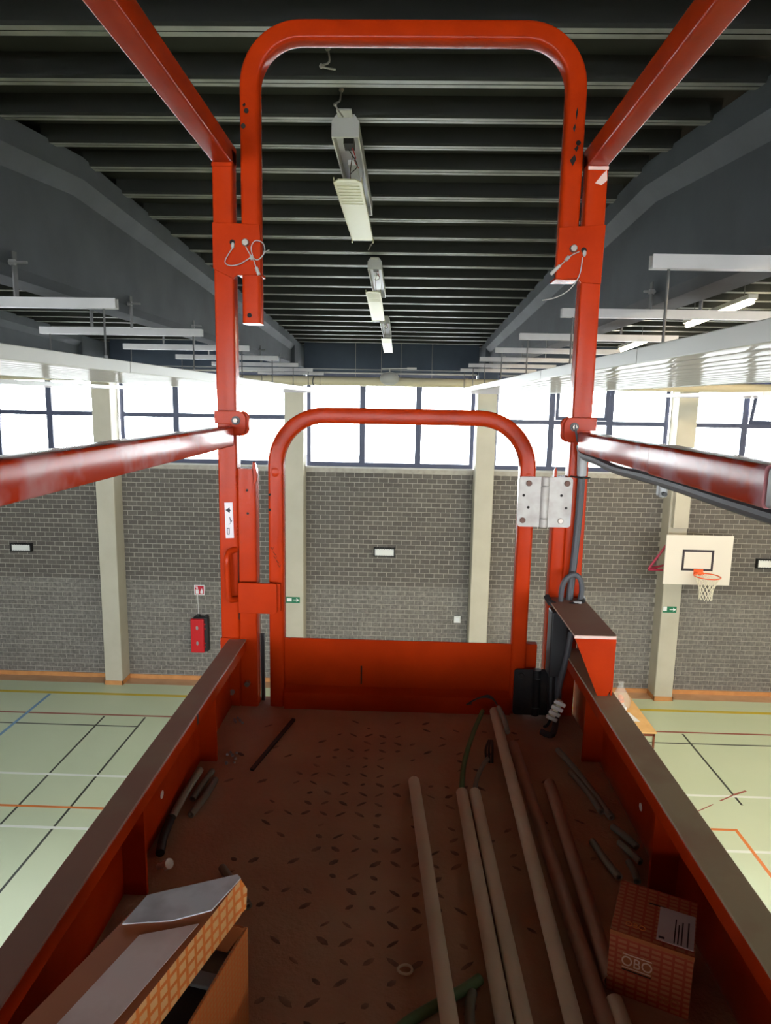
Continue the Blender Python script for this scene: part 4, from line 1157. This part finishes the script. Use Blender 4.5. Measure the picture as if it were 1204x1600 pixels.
# right side offcuts
cable([(0.298, 1.19, 0.008), (0.312, 1.12, 0.010), (0.326, 1.05, 0.008), (0.336, 0.985, 0.007)], 0.0055, 'grey_cable', 'longer grey cable offcut by the right toe board, nearest the gate', hollow=True)
cable([(0.304, 1.118, 0.0065), (0.314, 1.075, 0.0065), (0.322, 1.03, 0.0065), (0.325, 1.0, 0.0065)], 0.0055, 'grey_cable', 'grey cable offcut lying left beside the longer one, right toe board', hollow=True)
cable([(0.331, 0.962, 0.0065), (0.342, 0.938, 0.008), (0.352, 0.915, 0.0065)], 0.0055, 'grey_cable', 'short grey cable offcut in the middle along the right toe board', hollow=True)
cable([(0.330, 0.925, 0.0065), (0.338, 0.902, 0.007), (0.346, 0.882, 0.0065)], 0.005, 'grey_cable', 'short grey cable offcut just before the right stiffener', hollow=True)
cable([(0.290, 0.925, 0.0065), (0.297, 0.885, 0.0065), (0.306, 0.848, 0.0065)], 0.0055, 'grey_cable', 'grey cable offcut lying free behind the small orange carton', hollow=True)
cable([(0.330, 0.882, 0.006), (0.331, 0.86, 0.007), (0.329, 0.842, 0.006)], 0.005, 'grey_cable', 'very short grey cable offcut right behind the small orange carton', hollow=True)
# left side offcuts
cable([(-0.333, 1.062, 0.02), (-0.339, 1.0, 0.014), (-0.341, 0.945, 0.009)], 0.006, 'grey_cable', 'olive cable offcut leaning on the left toe board', hollow=True)
cable([(-0.341, 0.938, 0.010), (-0.3385, 0.90, 0.008), (-0.331, 0.864, 0.007)], 0.0065, 'black', 'black cable offcut by the left toe board, before the olive ones')
cable([(-0.318, 1.082, 0.007), (-0.322, 1.04, 0.008), (-0.326, 0.997, 0.007)], 0.005, 'grey_cable', 'middle one of the three olive cable offcuts at left', hollow=True)
cable([(-0.305, 1.055, 0.007), (-0.308, 1.0, 0.008), (-0.316, 0.955, 0.007)], 0.0055, 'grey_cable', 'olive cable offcut farthest from the left toe board', hollow=True)
cable([(-0.236, 0.838, 0.0075), (-0.212, 0.806, 0.0085), (-0.184, 0.768, 0.0075)], 0.0055, 'grey_cable', 'olive cable offcut behind the orange cartons', hollow=True)
# near green ones
cable([(0.098, 0.672, 0.007), (0.08, 0.658, 0.007), (0.045, 0.634, 0.007), (0.015, 0.612, 0.007), (-0.02, 0.575, 0.007)], 0.006, 'green_cable', 'green cable passing under the leftmost conduit tube')
cable([(0.088, 0.655, 0.006), (0.083, 0.635, 0.006), (0.081, 0.60, 0.006)], 0.0055, 'grey_cable', 'short olive cable offcut between the conduit tubes')
tag(build('plastic_ring', MB().tube(bz([(0.016 + 0.008 * math.cos(a) * (1.2 if math.cos(a) < 0 else 0.8), 0.684 + 0.0065 * math.sin(a), 0.004) for a in [i * math.pi / 9 for i in range(18)]]), 0.0016, 6, closed=True), 'pvc'), 'tiny pale plastic ring on the basket floor left of the leftmost tube', 'ring')
m = MB().cyl(*bz([(-0.325, 0.84, 0.004), (-0.312, 0.834, 0.012)]), 0.004, 10); m.cyl(*bz([(-0.312, 0.834, 0.012), (-0.306, 0.831, 0.016)]), 0.007, 10)
tag(build('cable_clip', m, 'white'), 'small white plastic clip by the left toe board stiffener', 'clip')
strip = MB().prism([(-0.2145, 1.294), (-0.2075, 1.291), (-0.2500, 1.096), (-0.2565, 1.099)], ZB + 0.0002, ZB + 0.004, 'z')  # thin dark strip drawn for the slot in the floor plate
tag(build('floor_slot_strip', strip, 'black'), 'thin dark strip drawn for a diagonal slot in the basket floor near the gate', 'strip')
rj = random.Random(3)
for (x, y, lb) in ((-0.318, 1.27, 'crumbs of plaster on the basket floor under the latch post'), (-0.298, 1.135, 'crumbs of plaster on the basket floor at the left stiffener')):
    m = MB()
    for i in range(7):
        m.ball((x + rj.uniform(-0.012, 0.012), y + rj.uniform(-0.02, 0.02), ZB + 0.003), rj.uniform(0.002, 0.0035), 6, 4)
    o = tag(build('plaster_crumbs', m, 'clamp'), lb, 'crumbs'); o['kind'] = 'stuff'
t = thing('terminal_strip', (0.312, 1.27, ZB), 'pale plastic terminal strip standing beside the black lower hinge', 'terminal strip')
ax = Matrix.Translation((0.3085, 1.275, ZB + 0.048)) @ Matrix.Rotation(math.radians(25), 4, 'Y')
build('base', MB().box(-0.006, 0.006, -0.005, 0.005, -0.022, 0.022).xf(ax), 'pvc', t, 0.001)
for i in range(4):
    build('terminal', MB().box(-0.012, 0.012, -0.009, -0.004, -0.021 + i * 0.0115, -0.0135 + i * 0.0115).xf(ax), 'white', t, 0.0015)
build('lead', MB().tube(smooth_path([(0.302, 1.275, ZB + 0.028), (0.296, 1.28, ZB + 0.012), (0.293, 1.29, ZB + 0.004)], 5), 0.003, 8), 'black', t)

# ------------------------------------------------------------------ cartons
def placed(name, mb, mats, parent, mtx, bevel=0.0):
    """mesh kept in its own local axes (for printed patterns), placed by a matrix relative to its thing"""
    o = bpy.data.objects.new(name, mb.mesh(name, (0, 0, 0), [M[m] for m in mats]))
    COL.objects.link(o)
    o.parent = parent
    o.matrix_local = mtx
    if bevel:
        b_ = o.modifiers.new('edge', 'BEVEL'); b_.width = bevel; b_.segments = 2; b_.limit_method = 'ANGLE'; b_.angle_limit = math.radians(50)
    return o
# small carton with lettering
t = thing('carton', (0.2945, 0.695, ZB), 'small orange printed carton with white label beside the right toe board', 'carton')
W_, D_, H_ = 0.084, 0.088, 0.075
ang = math.atan2(-0.036, 0.078)
MT = Matrix.Rotation(ang, 4, 'Z')
bb = MB()
x, y = W_ / 2, D_ / 2
v = [(-x, -y, 0), (x, -y, 0), (x, y, 0), (-x, y, 0), (-x, -y, H_), (x, -y, H_), (x, y, H_), (-x, y, H_)]
bb.add(v, [(0, 3, 2, 1), (4, 5, 6, 7), (0, 1, 5, 4), (1, 2, 6, 5), (2, 3, 7, 6), (3, 0, 4, 7)])
bb.mi = [2, 1, 0, 2, 2, 2]
body = placed('carton_body', bb, ['dash_xz', 'dash_xy', 'carton'], t, MT)
placed('lid_flap', MB().box(-x - 0.0005, x + 0.0005, -y - 0.0012, -y, H_ - 0.004, H_ + 0.0008), ['carton'], t, MT)
placed('flap_gap', MB().box(-0.008, 0.010, 0.0175, 0.0187, H_, H_ + 0.0006), ['hole'], t, MT)
placed('label', MB().box(0.004, x - 0.001, -y + 0.008, y - 0.026, H_, H_ + 0.0006), ['label'], t, MT)
for i, (xx, y0_, y1_) in enumerate(((0.021, -0.034, 0.004), (0.0245, -0.034, -0.004), (0.028, -0.034, 0.002), (0.034, -0.034, 0.004))):
    placed('label_print', MB().box(xx, xx + 0.0014, y0_, y1_, H_ + 0.0006, H_ + 0.001), ['ink'], t, MT)
placed('label_print', MB().box(0.006, 0.012, -0.033, -0.030, H_ + 0.0006, H_ + 0.001), ['ink'], t, MT)
def lettering(txt, size, mname, parent, mtx, name='lettering'):
    cu = bpy.data.curves.new(name, 'FONT')
    cu.body = txt; cu.size = size; cu.align_x = 'CENTER'; cu.extrude = 0.0003; cu.space_character = 1.0
    tmp = bpy.data.objects.new('tmp', cu); COL.objects.link(tmp)
    dg = bpy.context.evaluated_depsgraph_get()
    me = bpy.data.meshes.new_from_object(tmp.evaluated_get(dg))
    bpy.data.objects.remove(tmp, do_unlink=True)
    me.materials.clear(); me.materials.append(M[mname])
    o = bpy.data.objects.new(name, me); COL.objects.link(o)
    o.parent = parent; o.matrix_local = mtx
    return o
def front(px, pz): return MT @ Matrix.Translation((px, -y - 0.0006, pz)) @ Matrix.Rotation(math.radians(90), 4, 'X')
placed('logo_field', MB().box(-0.0285, 0.0035, -y - 0.0005, -y, 0.032, 0.053), ['carton'], t, MT)
lettering('OBO', 0.0165, 'print_white', t, front(-0.0125, 0.0385) @ Matrix.Scale(0.9, 4, (1, 0, 0)))
for zz in (0.0355, 0.0515):
    placed('logo_bar', MB().box(-0.0275, 0.0025, -y - 0.0009, -y - 0.0004, zz, zz + 0.0012), ['print_white'], t, MT)
placed('logo_dark_bar', MB().box(-0.0275, 0.0025, -y - 0.0009, -y - 0.0004, 0.0325, 0.0337), ['hole'], t, MT)  # dark bar below the lettering
lettering('OBO', 0.010, 'cells_yz', t, MT @ Matrix.Translation((-0.018, -0.03, H_ + 0.0004)))
lettering('OBO', 0.011, 'carton', t, front(0.02, 0.010))

# open carton with black content
t = thing('open_carton', (-0.235, 0.53, ZB), 'open orange carton standing under the tilted one, black parts inside', 'carton')
LB, WB, HB = 0.19, 0.092, 0.122
dirv = Vector((-0.023, -0.105, 0)).normalized(); nor = Vector((dirv.y, -dirv.x, 0))   # to the left
c0 = Vector((-0.145, 0.601, 0))                        # far right corner
cen = c0 + dirv * LB / 2 + nor * WB / 2
if cen.x > c0.x: nor = -nor; cen = c0 + dirv * LB / 2 + nor * WB / 2
t.location = (cen.x, cen.y, ZB)
ML = Matrix((( -nor.x, -dirv.x, 0, 0), (-nor.y, -dirv.y, 0, 0), (0, 0, 1, 0), (0, 0, 0, 1)))
x, y, th = WB / 2, LB / 2, 0.0025
placed('side_wall', MB().box(x - th, x, -y, y, 0, HB), ['fine_yz'], t, ML)
placed('side_wall', MB().box(-x, -x + th, -y, y, 0, HB), ['carton'], t, ML)
placed('end_wall', MB().box(-x + th, x - th, y - th, y, 0, HB), ['carton'], t, ML)
placed('end_wall', MB().box(-x + th, x - th, -y, -y + th, 0, HB), ['carton'], t, ML)
placed('bottom', MB().box(-x + th, x - th, -y + th, y - th, 0.001, 0.004), ['carton_edge'], t, ML)
placed('flap', MB().add([(-x * 0.2, y - th, HB - 0.002), (x, y - th, HB), (x, y - 0.002, HB + 0.002), (x * 0.75, y - 0.022, HB - 0.012), (-x * 0.2, y - 0.02, HB - 0.014)], [(0, 1, 2, 3, 4)]), ['carton'], t, ML)
inn = thing('black_block', (cen.x, cen.y, ZB + 0.005), 'black plastic parts packed inside the open orange carton', 'parts')
placed('body', MB().box(-x + th + 0.002, x - th - 0.004, -y + th + 0.002, y - 0.045, 0, 0.100), ['black'], inn, ML, 0.003)
placed('cap', MB().box(-x + th + 0.004, x - th - 0.006, y - 0.043, y - 0.010, 0, 0.098), ['grey_cable'], inn, ML, 0.004)
placed('collar', MB().box(-x + th + 0.003, x - th - 0.005, y - 0.062, y - 0.046, 0.1, 0.104), ['clamp'], inn, ML, 0.001)

# long carton lying tilted on top
t = thing('long_carton', (-0.21, 0.47, ZB + 0.124), 'long orange grid-printed carton with shiny tape, lying across the open carton', 'carton')
T = Vector((-0.147, 0.585, 0)); dirv = Vector((-0.048, -0.157, 0)).normalized(); nor = Vector((dirv.y, -dirv.x, 0))
if nor.x > 0: nor = -nor
t.location = (T.x, T.y, ZB + 0.1235)
ML = Matrix(((-nor.x, -dirv.x, 0, 0), (-nor.y, -dirv.y, 0, 0), (0, 0, 1, 0), (0, 0, 0, 1)))
LA, WA, HA = 0.27, 0.072, 0.062
# local: x from -WA (left) to 0 (right face), y from -LA (near) to 0 (far)
poly = [(0, 0), (-0.006, 0.004), (-WA, -0.045), (-WA - 0.004, -LA), (0, -LA)]
bb = MB()
n = len(poly)
def ztop(x_): return 0.064 + x_ * 0.055
zt = [ztop(p[0]) for p in poly]
v = [(p[0], p[1], 0.026 if i in (0, 4) else 0.022) for i, p in enumerate(poly)] + [(p[0], p[1], zt[i]) for i, p in enumerate(poly)]
bb.add(v, [tuple(range(n)), tuple(range(2 * n - 1, n - 1, -1))] + [((i + 1) % n, i, n + i, n + (i + 1) % n) for i in range(n)])
bb.mi = [1, 1, 1, 1, 1, 1, 0]
placed('carton_body', bb, ['cells_yz', 'carton'], t, ML, 0.0)
def on_top(lst, lift_):
    k = len(lst)
    v_ = [(q[0], q[1], ztop(q[0]) + 0.0001) for q in lst] + [(q[0], q[1], ztop(q[0]) + lift_) for q in lst]
    return MB().add(v_, [tuple(range(k)), tuple(range(2 * k - 1, k - 1, -1))] + [((i + 1) % k, i, k + i, k + (i + 1) % k) for i in range(k)])
placed('tape', on_top([(-0.005, -0.062), (-0.047, -0.088), (-0.050, -LA), (-0.012, -LA)], 0.0006), ['tape'], t, ML)
placed('end_flap', on_top([(0, 0), (-0.006, 0.004), (-WA, -0.045), (-WA + 0.002, -0.082), (-0.03, -0.066), (-0.003, -0.045)], 0.0012), ['tissue'], t, ML)
placed('end_tab', MB().add([(0.0, 0.0, 0.064), (0.0004, -0.012, 0.030), (0.003, 0.004, 0.030), (0.0035, 0.006, 0.05)], [(0, 1, 2, 3)]), ['cells_yz'], t, ML)
